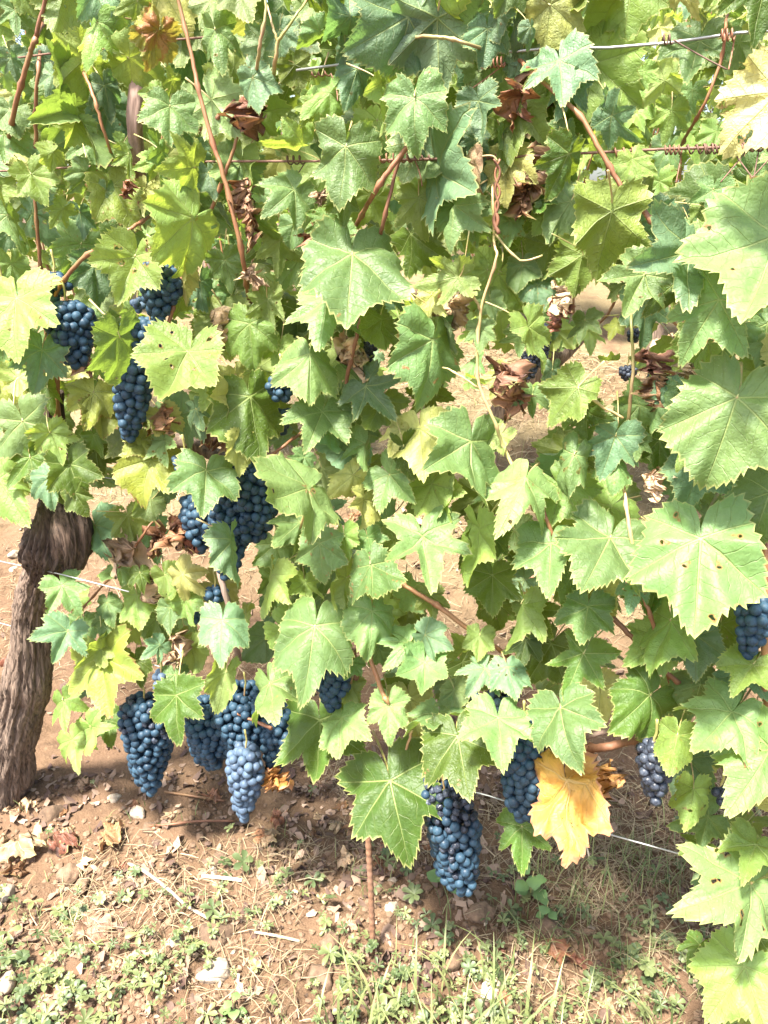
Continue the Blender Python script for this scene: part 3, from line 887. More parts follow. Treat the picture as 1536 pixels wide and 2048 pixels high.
CANES = [
 ([(345, -60, 11, .0), (362, 20, 11, -.005), (385, 120, 12, -.01), (402, 200, 13, -.015), (430, 300, 14, -.015), (447, 350, 14, -.015), (482, 495, 14, -.01), (492, 560, 14, .02)], 'c'),
 ([(100, -60, 13, -.02), (90, 0, 13, -.02), (72, 75, 14, -.02)], 'd'),
 ([(72, 75, 15, -.02), (60, 105, 15, -.02), (45, 160, 15, -.02), (28, 225, 15, -.01), (15, 300, 14, .03)], 'c'),
 ([(170, 150, 9, 0), (186, 190, 10, -.02), (200, 235, 10, -.02), (220, 300, 9, .0)], 'c'),
 ([(265, 455, 11, -.02), (230, 478, 12, -.025), (175, 510, 13, -.03), (140, 545, 13, -.03), (112, 588, 12, -.02), (108, 640, 12, .0), (112, 700, 12, .02), (115, 900, 20, .03)], 'c'),
 ([(350, 600, 11, -.02), (335, 650, 12, -.03), (300, 700, 11, -.03), (278, 718, 9, -.02)], 'd'),
 ([(850, 240, 14, .0), (825, 280, 15, -.01), (790, 325, 16, -.02), (755, 375, 16, -.02), (735, 410, 14, .0)], 'd'),
 ([(815, 280, 10, .0), (790, 350, 11, -.01), (768, 440, 12, -.01), (760, 470, 13, .01)], 'd'),
 ([(1060, 140, 12, .0), (1090, 168, 13, -.02), (1160, 232, 14, -.03), (1200, 300, 15, -.035), (1240, 368, 15, -.035), (1290, 425, 17, -.035), (1322, 470, 17, -.03), (1350, 520, 17, .0)], 'c'),
 ([(985, 380, 7, .0), (988, 480, 8, -.01), (992, 520, 8, -.02), (962, 620, 9, -.02), (955, 740, 9, -.02), (965, 790, 10, -.02), (990, 845, 10, -.015), (1010, 900, 11, .0), (1060, 1000, 12, .0)], 'p'),
 ([(800, 1165, 13, .03), (840, 1190, 14, .02), (880, 1215, 15, .015), (937, 1258, 14, .02), (1000, 1300, 14, .04)], 'c'),
 ([(1075, 985, 11, .0), (1090, 1030, 12, -.02), (1108, 1078, 12, -.02), (1115, 1110, 10, .0)], 'c'),
 ([(1248, 970, 9, .0), (1258, 1050, 12, -.03), (1268, 1110, 13, -.035), (1276, 1160, 11, -.03)], 'p'),
 ([(1285, 1190, 11, .0), (1300, 1230, 13, -.01), (1318, 1290, 12, .0), (1330, 1330, 12, .03)], 'c'),
 ([(1200, 1210, 12, .02), (1230, 1240, 16, .0), (1270, 1280, 16, .0), (1315, 1325, 15, .0), (1380, 1390, 15, .03)], 'd'),
 ([(1120, 1500, 22, .03), (1175, 1496, 24, .01), (1215, 1494, 26, .0), (1260, 1482, 24, .02), (1340, 1470, 24, .05), (1600, 1500, 30, .05)], 'd'),
 ([(1170, 1478, 14, .02), (1200, 1466, 17, .0), (1235, 1455, 15, .02)], 'o'),
 ([(1532, 1080, 22, -.02), (1530, 1180, 24, -.03), (1531, 1300, 25, -.03), (1540, 1420, 26, .0), (1600, 1600, 30, .02), (1750, 1980, 34, .02)], 'c'),
 ([(735, 1300, 13, .0), (748, 1338, 14, -.02), (765, 1385, 14, -.03), (777, 1408, 12, -.035)], 'c'),
 ([(570, 890, 9, .0), (530, 920, 11, -.01), (492, 958, 11, -.01), (470, 990, 10, .02)], 'c'),
 ([(425, 1100, 14, .01), (440, 1150, 18, -.01), (458, 1215, 20, .0), (470, 1280, 20, .03)], 'o'),
 ([(735, 600, 10, .01), (718, 650, 12, .0), (708, 700, 13, .0), (695, 748, 13, .01), (690, 800, 12, .03)], 'd'),
 ([(520, -60, 8, .0), (532, 15, 8, -.02), (520, 90, 11, -.02), (515, 130, 11, .0)], 'p'),
 ([(600, 20, 7, .0), (572, 60, 9, -.01), (556, 85, 11, -.01), (550, 130, 13, .0)], 'g'),
 ([(535, 10, 6, .0), (545, 50, 7, -.01), (556, 85, 8, -.01)], 'g'),
 ([(68, 360, 10, .03), (72, 430, 10, .02), (80, 520, 11, .03), (95, 700, 12, .05)], 'c'),
 ([(78, 130, 11, .02), (70, 230, 12, .02), (72, 290, 12, .03), (60, 400, 12, .05)], 'c'),
 ([(820, 75, 10, .0), (860, 73, 11, -.03), (900, 77, 11, -.03), (942, 90, 10, -.02)], 'p'),
 ([(1450, 60, 9, .03), (1442, 120, 10, .03), (1410, 205, 10, .03), (1385, 250, 10, .06)], 'c'),
 ([(300, 1050, 6, .02), (265, 1100, 7, .01), (225, 1150, 7, .01), (180, 1200, 6, .03)], 'c'),
 ([(1262, 640, 8, .03), (1266, 720, 10, .02), (1262, 790, 11, .01), (1255, 850, 12, .02)], 'g'),
 ([(470, 200, 8, .02), (430, 240, 11, .02), (395, 265, 11, .03)], 'd'),
 ([(480, 250, 9, .02), (460, 320, 11, .01), (430, 400, 12, .01), (400, 470, 12, .03)], 'c'),
 ([(705, 1350, 9, .0), (690, 1420, 9, .02), (680, 1500, 9, .03)], 'g'),
 ([(520, 1445, 8, -.02), (540, 1455, 9, -.03), (470, 1425, 8, -.02)], 'd'),
 ([(825, 1460, 7, -.01), (815, 1490, 8, -.01), (800, 1530, 7, .01)], 'g'),
 ([(1130, 1500, 6, .0), (1136, 1540, 7, -.03), (1132, 1572, 8, -.06)], 'p'),
 ([(990, 470, 7, -.01), (1040, 520, 6, -.01), (1085, 512, 6, .0)], 'p'),
 ([(905, 520, 7, -.02), (940, 580, 8, -.025), (962, 622, 8, -.02)], 'p'),
 ([(870, 730, 5, -.01), (910, 745, 6, -.02), (955, 775, 6, -.02)], 'p'),
 ([(1156, 775, 7, -.03), (1200, 810, 8, -.02), (1245, 835, 8, -.01)], 'p'),
]
MC = {'c': M_CANE, 'd': M_CANE_DARK, 'p': M_CANE_PALE, 'g': M_GREEN_STEM, 'o': M_OLD}
for pts, kd in CANES:
    (xa, ya, wa, oa), (xb, yb, wb, ob) = pts[0], pts[1]
    (xc, yc, wc, oc), (xd, yd, wd_, od) = pts[-1], pts[-2]
    f0 = 45/max(20, math.hypot(xa-xb, ya-yb)); f1 = 45/max(20, math.hypot(xc-xd, yc-yd))
    if len(pts) > 3: pts = [(xa+(xa-xb)*f0, ya+(ya-yb)*f0, wa*.95, oa+.075)] + pts + [(xc+(xc-xd)*f1, yc+(yc-yd)*f1, wc, oc+.075)]
    px_tube('cane', pts, MC[kd], vine_for(pts[len(pts)//2][0]), 6, 8, 0.0004, 0.075 if kd in 'cdp' else None)

def trunk(name, pts, parent, seed=0, mat=M_BARK, nr=150, na=26, amp=0.16, worldpts=False, strips=0):
    out = []
    for (x, y, wpx, off) in pts:
        if worldpts: out.append((x, y, off, wpx)); continue
        p = P(x, y, off); out.append((p.x, p.y, p.z, wpx*0.5*depth(x, y, off)/FPX))
    sp = smooth_path(out, na)
    V, F = tube_data([tuple(q) for q in sp], nr)
    V = np.array(V); n = len(sp)
    cen = np.repeat(np.array([q[:3] for q in sp]), nr, 0); rad = np.repeat(np.array([q[3] for q in sp]), nr)
    ln = np.concatenate([[0], np.cumsum(np.linalg.norm(np.diff(np.array([q[:3] for q in sp]), axis=0), axis=1))])
    a = np.tile(np.arange(nr)/nr*2*math.pi, n); l = np.repeat(ln, nr)
    tw = a + l*1.2 + 0.10*vnoise(np.stack([np.cos(a)*2, np.sin(a)*2, l*22], -1))
    q1 = np.stack([np.cos(tw)*6.5, np.sin(tw)*6.5, l*4.5+seed], -1)
    q2 = np.stack([np.cos(tw)*1.4, np.sin(tw)*1.4, l*14+seed], -1)
    q3 = np.stack([np.cos(tw)*15.0, np.sin(tw)*17.0, l*22+seed], -1)
    rid = 1-2*np.abs(vnoise(q1)); fine = 1-2*np.abs(vnoise(q3))
    dsp = rad*(amp*0.75*np.clip(rid, -.4, .7) + amp*0.9*vnoise(q2) + amp*0.65*np.clip(fine, -.5, .6))
    dirv = (V-cen)/np.maximum(rad[:, None], 1e-6)
    V = V + dirv*dsp[:, None]
    b0 = Vector(parent.location)
    to = obj(name, mesh(name, V-np.array(b0), F, mat), parent, Matrix.Translation(b0))
    if strips:                                       # peeling fibres of bark
        rg = np.random.default_rng(seed); SV = []; SF = []
        W = V.reshape(n, nr, 3); DR = dirv.reshape(n, nr, 3)
        for _ in range(strips):
            i0 = int(rg.integers(0, n-12)); m_ = int(rg.integers(8, 46)); k0 = int(rg.integers(0, nr)); hw = rg.uniform(1.0, 3.0); lift = rg.uniform(.0012, .004); dk = 0.0
            base = len(SV); cnt = 0; curl = rg.random() < .3
            for t in range(0, m_, 3):
                i = i0+t
                if i >= n: break
                dk += rg.normal(0, .5); f = t/m_; wd_ = hw*(1-abs(2*f-1)**2.5*.8)*rg.uniform(.7, 1.1)
                up_ = lift*(0.6+0.6*rg.random()) + (0.006*max(0, f-.6) if curl else 0)
                for e, h in ((-1, .25), (0, 1.0), (1, .3)):
                    kk = k0+dk+e*wd_; ka = int(math.floor(kk)); fr = kk-ka
                    p_ = W[i, ka % nr]*(1-fr)+W[i, (ka+1) % nr]*fr
                    SV.append(p_+DR[i, ka % nr]*up_*h)
                cnt += 1
            for c in range(cnt-1):
                a0 = base+3*c; SF += [(a0, a0+1, a0+4, a0+3), (a0+1, a0+2, a0+5, a0+4)]
        bo = obj('bark_fibres', mesh('bark_fibres', (np.array(SV)-np.array(b0)).tolist(), SF, mat), parent, Matrix.Translation(b0)); bo['kind'] = 'stuff'
    return to
trunk('trunk', [(4, 1650, 104, .0), (10, 1590, 86, .0), (20, 1520, 78, .0), (34, 1440, 78, .0), (54, 1370, 80, .0), (62, 1290, 66, .0), (64, 1224, 58, .0), (78, 1170, 60, .0), (96, 1125, 66, .0), (104, 1090, 60, .01)], vine_left, 3, strips=520, amp=.2)
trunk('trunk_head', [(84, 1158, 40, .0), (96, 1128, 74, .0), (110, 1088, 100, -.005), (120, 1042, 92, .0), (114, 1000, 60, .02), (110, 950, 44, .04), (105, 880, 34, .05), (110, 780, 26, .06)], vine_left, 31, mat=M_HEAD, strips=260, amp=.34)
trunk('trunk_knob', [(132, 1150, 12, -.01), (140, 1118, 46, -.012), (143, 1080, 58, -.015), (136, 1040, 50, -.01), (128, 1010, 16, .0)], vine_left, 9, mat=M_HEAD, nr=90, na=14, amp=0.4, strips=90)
trunk('cordon_arm', [(115, 960, 44, .03), (170, 900, 34, .07), (250, 860, 30, .09), (350, 880, 26, .09), (480, 930, 22, .1)], vine_left, 5, nr=24, na=10)
trunk('dead_wood', [(300, 40, 20, .06), (284, 130, 24, .04), (272, 200, 28, .03), (268, 260, 26, .03), (278, 330, 24, .05), (285, 400, 24, .08)], vine_left, 12, M_OLD, 24, 12, .3)
trunk('trunk', [(1805, 2060, 150, .02), (1800, 1900, 120, .02), (1790, 1700, 110, .02), (1760, 1560, 90, .03), (1700, 1480, 60, .05)], vine_right, 20, nr=32, na=8)

# dry tendrils wound round the wires
def tendril(px, py, off, r, turns, ln, parent, mat=M_DARKWIRE, rr=0.0011):
    c = P(px, py, off); pts = []
    for k in range(int(turns*10)+1):
        t = k/(turns*10); a = t*turns*2*math.pi
        q = c + ROW*((t-0.5)*ln) + NRM*(math.cos(a)*r) + Vector((0, 0, 1))*(math.sin(a)*r)
        pts.append((q.x, q.y, q.z, rr))
    e = Vector(pts[-1][:3]); s_ = rng.normal(0, 1, 2)
    for k in range(1, 7):
        q = e + ROW*(0.004*k*s_[0]) + Vector((0, 0, -0.006*k)) + NRM*(-0.002*k*k*0.3)
        pts.append((q.x, q.y, q.z, rr*0.8))
    V, F = tube_data(pts, 5)
    obj('tendril', mesh('tendril', [tuple(Vector(v)-c) for v in V], F, mat), parent, Matrix.Translation(c))
for (x, y, t, l) in [(790, 316, 5, .05), (840, 316, 4, .04), (945, 313, 4, .03), (975, 314, 5, .03), (1345, 300, 4, .02), (1415, 298, 5, .05), (1450, 297, 6, .05), (1480, 296, 6, .04), (1510, 296, 6, .05), (590, 320, 3, .03), (985, 125, 6, .03), (1335, 79, 2, .012), (1455, 70, 3, .015), (640, 148, 3, .03), (1250, 305, 3, .03)]:
    tendril(x, y, 0.02, rng.uniform(.003, .006), t, l, vine_for(x), M_DARKWIRE if rng.random() < .6 else M_CANE_DARK)
for (pts) in [[(988, 318, 9), (1000, 345, 8), (990, 380, 9), (997, 410, 8), (988, 440, 12), (998, 468, 13)], [(1000, 318, 7), (990, 350, 7), (1000, 385, 7), (990, 412, 8), (996, 440, 11), (990, 460, 9)]]:
    px_tube('tendril', [(a, b_, c_, -.025) for a, b_, c_ in pts], M_CANE_DARK, vine_right, 5, 6)
dd = leaf_shape(rng, teeth=20, fold=0.2, droop=0.5, side=0.4, wave=.03, deep=.1)
o = obj('dry_leaf', leaf_mesh('dry_leaf', dd, LEAF['t']), vine_right, leaf_matrix(P(957, 318, -.03), -3, 72, 0, False, 75*depth(957, 318, -.03)/FPX))
px_tube('cane', [(952, 330, 5, -.03), (962, 314, 6, -.03), (985, 312, 6, -.03), (995, 322, 6, -.03)], M_CANE_PALE, vine_right, 5, 6)

# ------------------------------------------------------------------ grape bunches
bm = bmesh.new(); bmesh.ops.create_icosphere(bm, subdivisions=3, radius=1.0)
BV = np.array([v.co[:] for v in bm.verts]); bm.verts.index_update(); BF = [tuple(v.index for v in f.verts) for f in bm.faces]; bm.free()
BERRY = {}
for kd, m in GRAPE.items():
    L_ = []
    for k in range(5):
        V = BV.copy(); V[:, 2] *= 1.0+0.1*k/4; V *= 1+0.03*fbm(V*1.2+k*9, 2)[:, None]
        L_.append(mesh('grape', V.tolist(), BF, m))
    BERRY[kd] = L_
# shrivelled berries
RAISIN = []
for k in range(3):
    V = BV*(1+0.22*fbm(BV*2.2+k*13, 3)[:, None])*0.72
    RAISIN.append(mesh('raisin', V.tolist(), BF, GRAPE['black']))
def bunch(x0, y0, x1, y1, wpx, off, label, kd='blue', bpx=22, raisins=0.0, prof=None, seed=0, group='grape bunches on the front row', loc=None):
    rg = np.random.default_rng(100+seed)
    A = P(x0, y0, off); ymid = (y0+y1)/2; z = depth((x0+x1)/2, ymid, off)
    br = bpx*0.41*z/FPX
    B = P(x1, y1, off); ax = (B-A); L = ax.length; ax.normalize()
    Rm = wpx*0.5*z/FPX
    u = ax.orthogonal().normalized(); v = ax.cross(u)
    root = tag(empty('grape_bunch', A), label, 'grape bunch', group)
    tt = [0, 0.08, 0.3, 0.6, 0.85, 1.0]; pf = prof or [0.55, 0.85, 1.0, 0.82, 0.60, 0.34]
    pts = []; rads = []
    ph = rg.random()*6
    P_ = np.zeros((0, 3))
    for it in range(9000):
        t = rg.random(); a = rg.random()*2*math.pi
        Rt = Rm*np.interp(t, tt, pf)*(1+0.14*math.sin(2*a+ph)+0.10*math.sin(3*a+t*7+ph))
        rr = max(0.0, Rt-br)*(1.0 if it < 5500 else 0.66)
        q = u*(math.cos(a)*rr)+v*(math.sin(a)*rr)+ax*(br+t*(L-2*br))
        q = np.array(q)
        if len(P_) and ((P_-q)**2).sum(1).min() < (br*(1.56 if it < 5500 else 1.3))**2: continue
        P_ = np.vstack([P_, q])
        if len(P_) >= 290: break
    for q in P_:
        isr = rg.random() < raisins*(1.6 if (Vector(q).dot(ax)/L) < 0.35 else 0.25)
        me = RAISIN[int(rg.integers(0, 3))] if isr else BERRY[kd][int(rg.integers(0, 5))]
        o = bpy.data.objects.new('grape', me); link(o); o.parent = root
        s = br*rg.uniform(0.96, 1.14)
        o.location = q + rg.normal(0, br*0.06, 3); o.scale = (s, s, s)
        o.rotation_euler = tuple(rg.random(3)*6.28)
    sp = [(0, 0, 0.035*1, 0.0022), (0.002, 0.0, 0.012, 0.002)] + [tuple(ax*(L*k/4))+(0.0019-0.0003*k,) for k in range(0, 4)]
    V, F = tube_data([tuple(p) for p in smooth_path(sp, 3)], 6)
    st = bpy.data.objects.new('bunch_stem', mesh('bunch_stem', V, F, M_GREEN_STEM)); link(st); st.parent = root
    return root
bunch(108, 542, 112, 608, 62, -.012, 'short blue grape bunch above the longer one at the far left, beside a red cane', seed=1, bpx=23)
bunch(130, 600, 158, 738, 94, -.03, 'long blue grape bunch just below the red cane at the far left', seed=2, bpx=23)
bunch(4, 570, 6, 645, 66, -.06, 'purplish grape bunch cut by the left edge of the picture', 'pale', seed=3, bpx=21)
bunch(320, 522, 318, 645, 90, -.035, 'blue grape bunch behind the white folded leaf edge, upper left', seed=4, bpx=21)
bunch(275, 592, 278, 628, 34, .03, 'tiny pale grape cluster tucked behind the bright drooping leaf', 'pale', seed=5, bpx=17)
bunch(300, 635, 305, 735, 112, -.012, 'blue grape bunch in the middle of the stacked upper left bunches', seed=6, bpx=22)
bunch(272, 705, 256, 885, 88, -.035, 'tapering blue grape bunch ending above the brown dry leaf, left', seed=7, bpx=23)
bunch(340, 690, 335, 738, 46, .0, 'small blue grape cluster right of the brown cane, upper left', seed=8, bpx=21)
bunch(458, 512, 456, 556, 46, .14, 'small distant purplish bunch beside the long red cane', 'pale', seed=9, bpx=13)
bunch(562, 752, 562, 808, 60, -.0, 'blue grape cluster peeking out left of the wide centre leaf', seed=10, bpx=22)
bunch(545, 820, 570, 870, 62, .06, 'shaded blue grape cluster below the wide centre leaf', seed=11, bpx=22)
bunch(658, 830, 660, 862, 36, .07, 'tiny shaded grape cluster deep between centre leaves', seed=30, bpx=20)
bunch(510, 912, 508, 1085, 118, -.005, 'broad blue grape bunch, right half of the big cluster at centre left', seed=12, bpx=23)
bunch(470, 925, 455, 1160, 92, -.012, 'long narrow blue grape bunch in the middle of the big centre left cluster', seed=13, bpx=22)
bunch(402, 990, 400, 1105, 92, .006, 'blue grape bunch forming the left shoulder of the big centre left cluster', seed=14, bpx=23)
bunch(368, 908, 370, 958, 52, -.01, 'small pale bloomed grape cluster above the maple shaped green leaf', 'pale', seed=15, bpx=18)
bunch(430, 1172, 432, 1212, 48, .02, 'small blue grape cluster beside the pale woody stem', seed=16, bpx=20)
bunch(392, 1222, 392, 1248, 40, .04, 'tiny blue grape cluster half hidden under leaves, lower left', seed=17, bpx=20)
bunch(288, 1392, 300, 1585, 100, -.01, 'hanging blue grape bunch nearest the trunk, low on the left', seed=18, bpx=20, raisins=.15)
bunch(322, 1340, 325, 1400, 44, .0, 'small bluish grape cluster just above the low left bunch', 'pale', seed=31, bpx=19)
bunch(425, 1400, 420, 1535, 108, .005, 'left part of the wide low blue grape cluster', seed=19, bpx=20)
bunch(490, 1375, 480, 1530, 120, .015, 'middle of the wide low blue grape cluster behind the pale bunch', seed=20, bpx=20)
bunch(560, 1410, 548, 1545, 88, .02, 'right part of the wide low blue grape cluster under the leaf', seed=21, bpx=20)
bunch(492, 1490, 486, 1640, 76, -.05, 'pale bloomed grape bunch hanging in front of the wide low cluster', 'pale', seed=22, bpx=22)
bunch(662, 1310, 664, 1425, 82, -.02, 'dark blue grape bunch above the rusty stake', seed=23, bpx=22)
bunch(742, 655, 738, 735, 30, .10, 'thin dark grape cluster behind the brown cane, centre', 'black', seed=24, bpx=13)
bunch(885, 1555, 925, 1782, 104, -.03, 'lowest blue grape bunch with shrivelled raisins on top', seed=25, bpx=23, raisins=.5, prof=[.7, .9, 1, .92, .8, .5])
bunch(1045, 1440, 1062, 1645, 96, -.055, 'plump blue grape bunch touching the yellow leaf', seed=26, bpx=25, prof=[.6, .85, 1, .95, .8, .45])
bunch(930, 1380, 932, 1430, 50, .01, 'small pale grape cluster under the twin leaves, centre bottom', 'pale', seed=27, bpx=19)
bunch(1000, 1375, 1005, 1430, 74, .01, 'pale dusty grape cluster above the plump bunch', 'pale', seed=32, bpx=18, raisins=.3)
bunch(1308, 1480, 1310, 1615, 72, -.06, 'small glossy black grape bunch right of the yellow leaf', 'black', seed=28, bpx=25)
bunch(1518, 1185, 1495, 1320, 84, -.03, 'blue grape bunch beside the thick red cane at the right edge', seed=29, bpx=27)
bunch(1442, 1570, 1444, 1612, 34, .0, 'tiny dark grape cluster half hidden by leaves at lower right', 'black', seed=33, bpx=22)

# ------------------------------------------------------------------ trellis wires and the stake
def wire(x, y, off, r, mat, label, back=4.0, fore=1.2, sag=0.0, ydir=0.0):
    c = P(x, y, off); pts = []
    d = (ROW + Vector((0, 0, ydir))).normalized()
    for k in range(25):
        t = -back+(back+fore)*k/24; q = c+d*t
        pts.append((q.x, q.y, q.z+0.003*math.sin(k*1.7), r))
    V, F = tube_data(pts, 6)
    o = obj('trellis_wire', mesh('trellis_wire', [tuple(Vector(v)-c) for v in V], F, mat), None, Matrix.Translation(c))
    tag(o, label, 'wire', 'trellis wires'); return o
wire(1350, 81, .035, .0017, M_GALV, 'pale metal trellis wire across the top right corner', back=0.5)
wire(1150, 307, .02, .0017, M_DARKWIRE, 'dark rusty trellis wire wound with dry tendrils, upper right')
wire(160, 101, .02, .0015, M_DARKWIRE, 'thin brown wire crossing the upper left canes', fore=0.25)
wire(190, 950, .05, .0014, M_GALV, 'thin wire tied above the gnarled trunk head', fore=0.5)
wire(130, 1153, -.045, .0014, M_GALV, 'pale wire running across the trunk at mid height', fore=0.16, ydir=.0)
wire(20, 1250, .03, .0014, M_GALV, 'lowest pale wire at left passing behind the trunk', fore=0.5)
wire(1290, 1688, .03, .0016, M_GALV, 'pale wire slanting over the dry grass, lower right', back=1.0)

sp = []
A = P(706, 1300, .02); B = G(746, 1905); B = B - Vector((0, 0, 0.03))
Wl = (B-A).length; nseg = 170
prof_pts = []
for k in range(nseg+1):
    t = k/nseg; q = A.lerp(B, t); s_ = Vector((0.006*math.sin(t*3.0), 0, 0))
    rr = 0.0056 + (0.0008 if (k % 4) in (0, 1) else 0.0)
    q = q+s_; prof_pts.append((q.x, q.y, q.z, rr))
V, F = tube_data(prof_pts, 10)
# slant the ribs round the bar
V = np.array(V); stake = obj('rebar_stake', mesh('rebar_stake', (V-np.array(B)).tolist(), F, M_RUST), None, Matrix.Translation(B))
tag(stake, 'rusty ribbed iron stake standing in the ground at centre', 'stake')

# ------------------------------------------------------------------ rows behind
def back_vine(k, s, wq, nleaf, nstuff, seed, label, group, nb=0):
    rg = np.random.default_rng(seed)
    base = NRM*wq + ROW*s; base.z = float(base_z(base.x, base.y))
    root = tag(empty('grape_vine', base), label, 'grapevine', group)
    tp = [(base.x+rg.normal(0, .03)*i, base.y+rg.normal(0, .03)*i, r, base.z-0.03+h) for i, (h, r) in enumerate([(0, .045), (.2, .038), (.42, .036), (.62, .042), (.72, .03)])]
    trunk('trunk', [(x, y, r, z) for x, y, r, z in tp], root, seed, nr=20, na=6, amp=.25, worldpts=True)
    for c in range(7):
        a0 = Vector((tp[-1][0], tp[-1][1], tp[-1][3])); x_ = rg.uniform(-.5, .5)
        q = [a0, a0+ROW*x_*.7+Vector((0, 0, .12)), a0+ROW*x_+Vector((0, 0, .5))+NRM*rg.normal(0, .05), a0+ROW*(x_+rg.normal(0, .1))+Vector((0, 0, rg.uniform(.9, 1.3)))+NRM*rg.normal(0, .08)]
        sp = smooth_path([(p.x, p.y, p.z, .0055-.001*i) for i, p in enumerate(q)], 5)
        V, F = tube_data([tuple(p) for p in sp], 6); b0 = base
        obj('cane', mesh('cane', [tuple(Vector(v)-b0) for v in V], F, M_CANE), root, Matrix.Translation(b0))
    def one():
        h = .40+1.45*rg.beta(1.7, 1.25); 
        p = base+ROW*rg.uniform(-.5, .5)*(1.7 if wq > 6 else 1)+NRM*rg.normal(-.05, .13); p.z = base.z+h
        if h < 0.62 and rg.random() < .7: p.z += .5
        return p
    for i in range(nleaf):
        p = one(); p = p - NRM*0.06
        tone = rg.choice(list('gggggyyyydep')); kk = int(rg.integers(0, 22))
        if p.z-base.z < .8 and rg.random() < .12: tone = 't' if rg.random() < .4 else 'b'
        obj('leaf', variant(kk, tone), root, leaf_matrix(p, rg.normal(0, 40), rg.normal(0, 38), rg.uniform(0, 50), rg.random() < .25, rg.uniform(.06, .105)))
    VV = []; FF = []; UV = []; RM = []; n0 = 0
    for i in range(nstuff):
        V, F, uv, rim = SMALL[int(rg.integers(0, len(SMALL)))]
        p = one()+NRM*.05
        Mx = np.array(leaf_matrix(p-base, rg.normal(0, 45), rg.normal(0, 40), rg.uniform(0, 50), rg.random() < .25, rg.uniform(.06, .105)))
        v2 = V@Mx[:3, :3].T + Mx[:3, 3]
        VV.append(v2); FF += [tuple(x+n0 for x in f) for f in F]; UV.append(uv); RM.append(np.stack([rim[:, 0], np.full(len(rim), rg.random())], -1)); n0 += len(V)
    if nstuff:
        o = obj('foliage', leaf_mesh('foliage', (np.vstack(VV), FF, np.vstack(UV), np.vstack(RM)), LEAF['g' if k % 2 else 'y']), root, Matrix.Translation(base))
        o['kind'] = 'stuff'
SMALL = [leaf_shape(rngf, teeth=22, rings=(0.5,), fold=rngf.normal(0, .2), droop=.5, side=.4, wave=.05, deep=rngf.uniform(0, .8)) for _ in range(8)]
W2 = 2.75
for k, s in enumerate([-2.75, -1.75, -0.72, 0.30, 1.25, 2.2]):
    lab = ['vine of the second row, farthest to the left behind the trunk', 'vine of the second row behind the left bunches', 'vine of the second row seen through gaps left of centre', 'vine of the second row with dark bunches seen through the centre gap',
           'vine of the second row behind the top right wire', 'vine of the second row beyond the right edge leaves'][k]
    back_vine(k, s, W2, 170 if s > -1 else 90, 200, 300+k, lab, 'vines of the second row')
for k, s in enumerate([-4.4, -3.4, -2.4, -1.4, -.4, .6, 1.6, 2.6, 3.6]):
    back_vine(k, s, 4.7, 0, 420, 400+k, 'leafy vine in the third row, glimpsed above the second row', 'vines of the third row')
for k, s in enumerate([-5.5, -3.9, -2.3, -.7, .9, 2.5, 4.1]):
    back_vine(k, s, 6.4, 0, 300, 500+k, 'leafy vine of the fourth row far uphill', 'vines of the fourth row')
def far_bunch(x, y, wpx, hpx, kd, label, seed):
    off = W2-C0-0.12
    bunch(x, y, x, y+hpx, wpx, off, label, kd, bpx=10, seed=seed, group='grape bunches on the second row')
far_bunch(1052, 585, 34, 42, 'black', 'small dark bunch on the row behind, highest in the centre gap', 60)
far_bunch(1082, 645, 46, 90, 'black', 'dark bunch on the row behind, beside the dry leaves', 61)
far_bunch(1060, 700, 40, 60, 'black', 'dark bunch on the row behind, lowest in the centre gap', 62)
far_bunch(1255, 730, 36, 34, 'black', 'small dark bunch on the row behind, right of the pale upright shoot', 63)
far_bunch(1312, 735, 36, 60, 'black', 'dark bunch on the row behind next to red dry leaves', 64)
far_bunch(1215, 455, 22, 40, 'black', 'tiny dark bunch seen through a hole of the big leaf underside', 65)
bunch(1492, 325, 1490, 385, 62, .35, 'unripe green grape bunch at the upper right edge', 'green', bpx=15, seed=66, group='grape bunches on the second row')
bunch(1268, 655, 1270, 690, 34, .3, 'small dark grape cluster under the big pale leaf at right', 'black', bpx=13, seed=67, group='grape bunches on the second row')

# olive tree uphill behind
def olive(x, y, label, seed):
    rg = np.random.default_rng(seed); b0 = Vector((x, y, float(base_z(x, y))))
    root = tag(empty('olive_tree', b0), label, 'olive tree', 'olive trees uphill')
    trunk('trunk', [(x, y, .14, b0.z-.1), (x+.05, y, .11, b0.z+.6), (x-.05, y+.05, .09, b0.z+1.2), (x+.1, y, .05, b0.z+1.9)], root, seed, nr=24, na=8, amp=.25, worldpts=True)
    cl = [(rg.normal(0, .75), rg.normal(0, .75), 1.8+rg.normal(0, .6)) for _ in range(110)]
    V = []; F = []
    for c in cl:
        for i in range(100):
            p = np.array(c)+rg.normal(0, .17, 3); d = rg.normal(0, 1, 3); d[2] -= .2; d /= np.linalg.norm(d); e = np.cross(d, rg.normal(0, 1, 3)); e /= np.linalg.norm(e)
            l = rg.uniform(.025, .04); n = len(V)
            V += [p-d*l, p+e*.006, p+d*l, p-e*.006]; F.append((n, n+1, n+2, n+3))
    m = simple_mat('olive_leaf', (0.13, 0.17, 0.09), .5, 0, .35, 20)
    o = obj('crown', mesh('crown', [tuple(v) for v in V], F, m), root, Matrix.Translation(b0)); o['kind'] = 'stuff'
for k, (x, y) in enumerate([(2.7, 6.3), (0.7, 7.4), (-1.6, 8.3), (4.6, 5.6), (-4.0, 9.4)]):
    olive(x, y, ['silvery olive tree at the top right beyond the vines', 'silvery olive tree behind the top centre leaves', 'silvery olive tree behind the top left leaves', 'silvery olive tree just right of the picture, beyond the vines', 'silvery olive tree far left behind the vines'][k], 70+k)

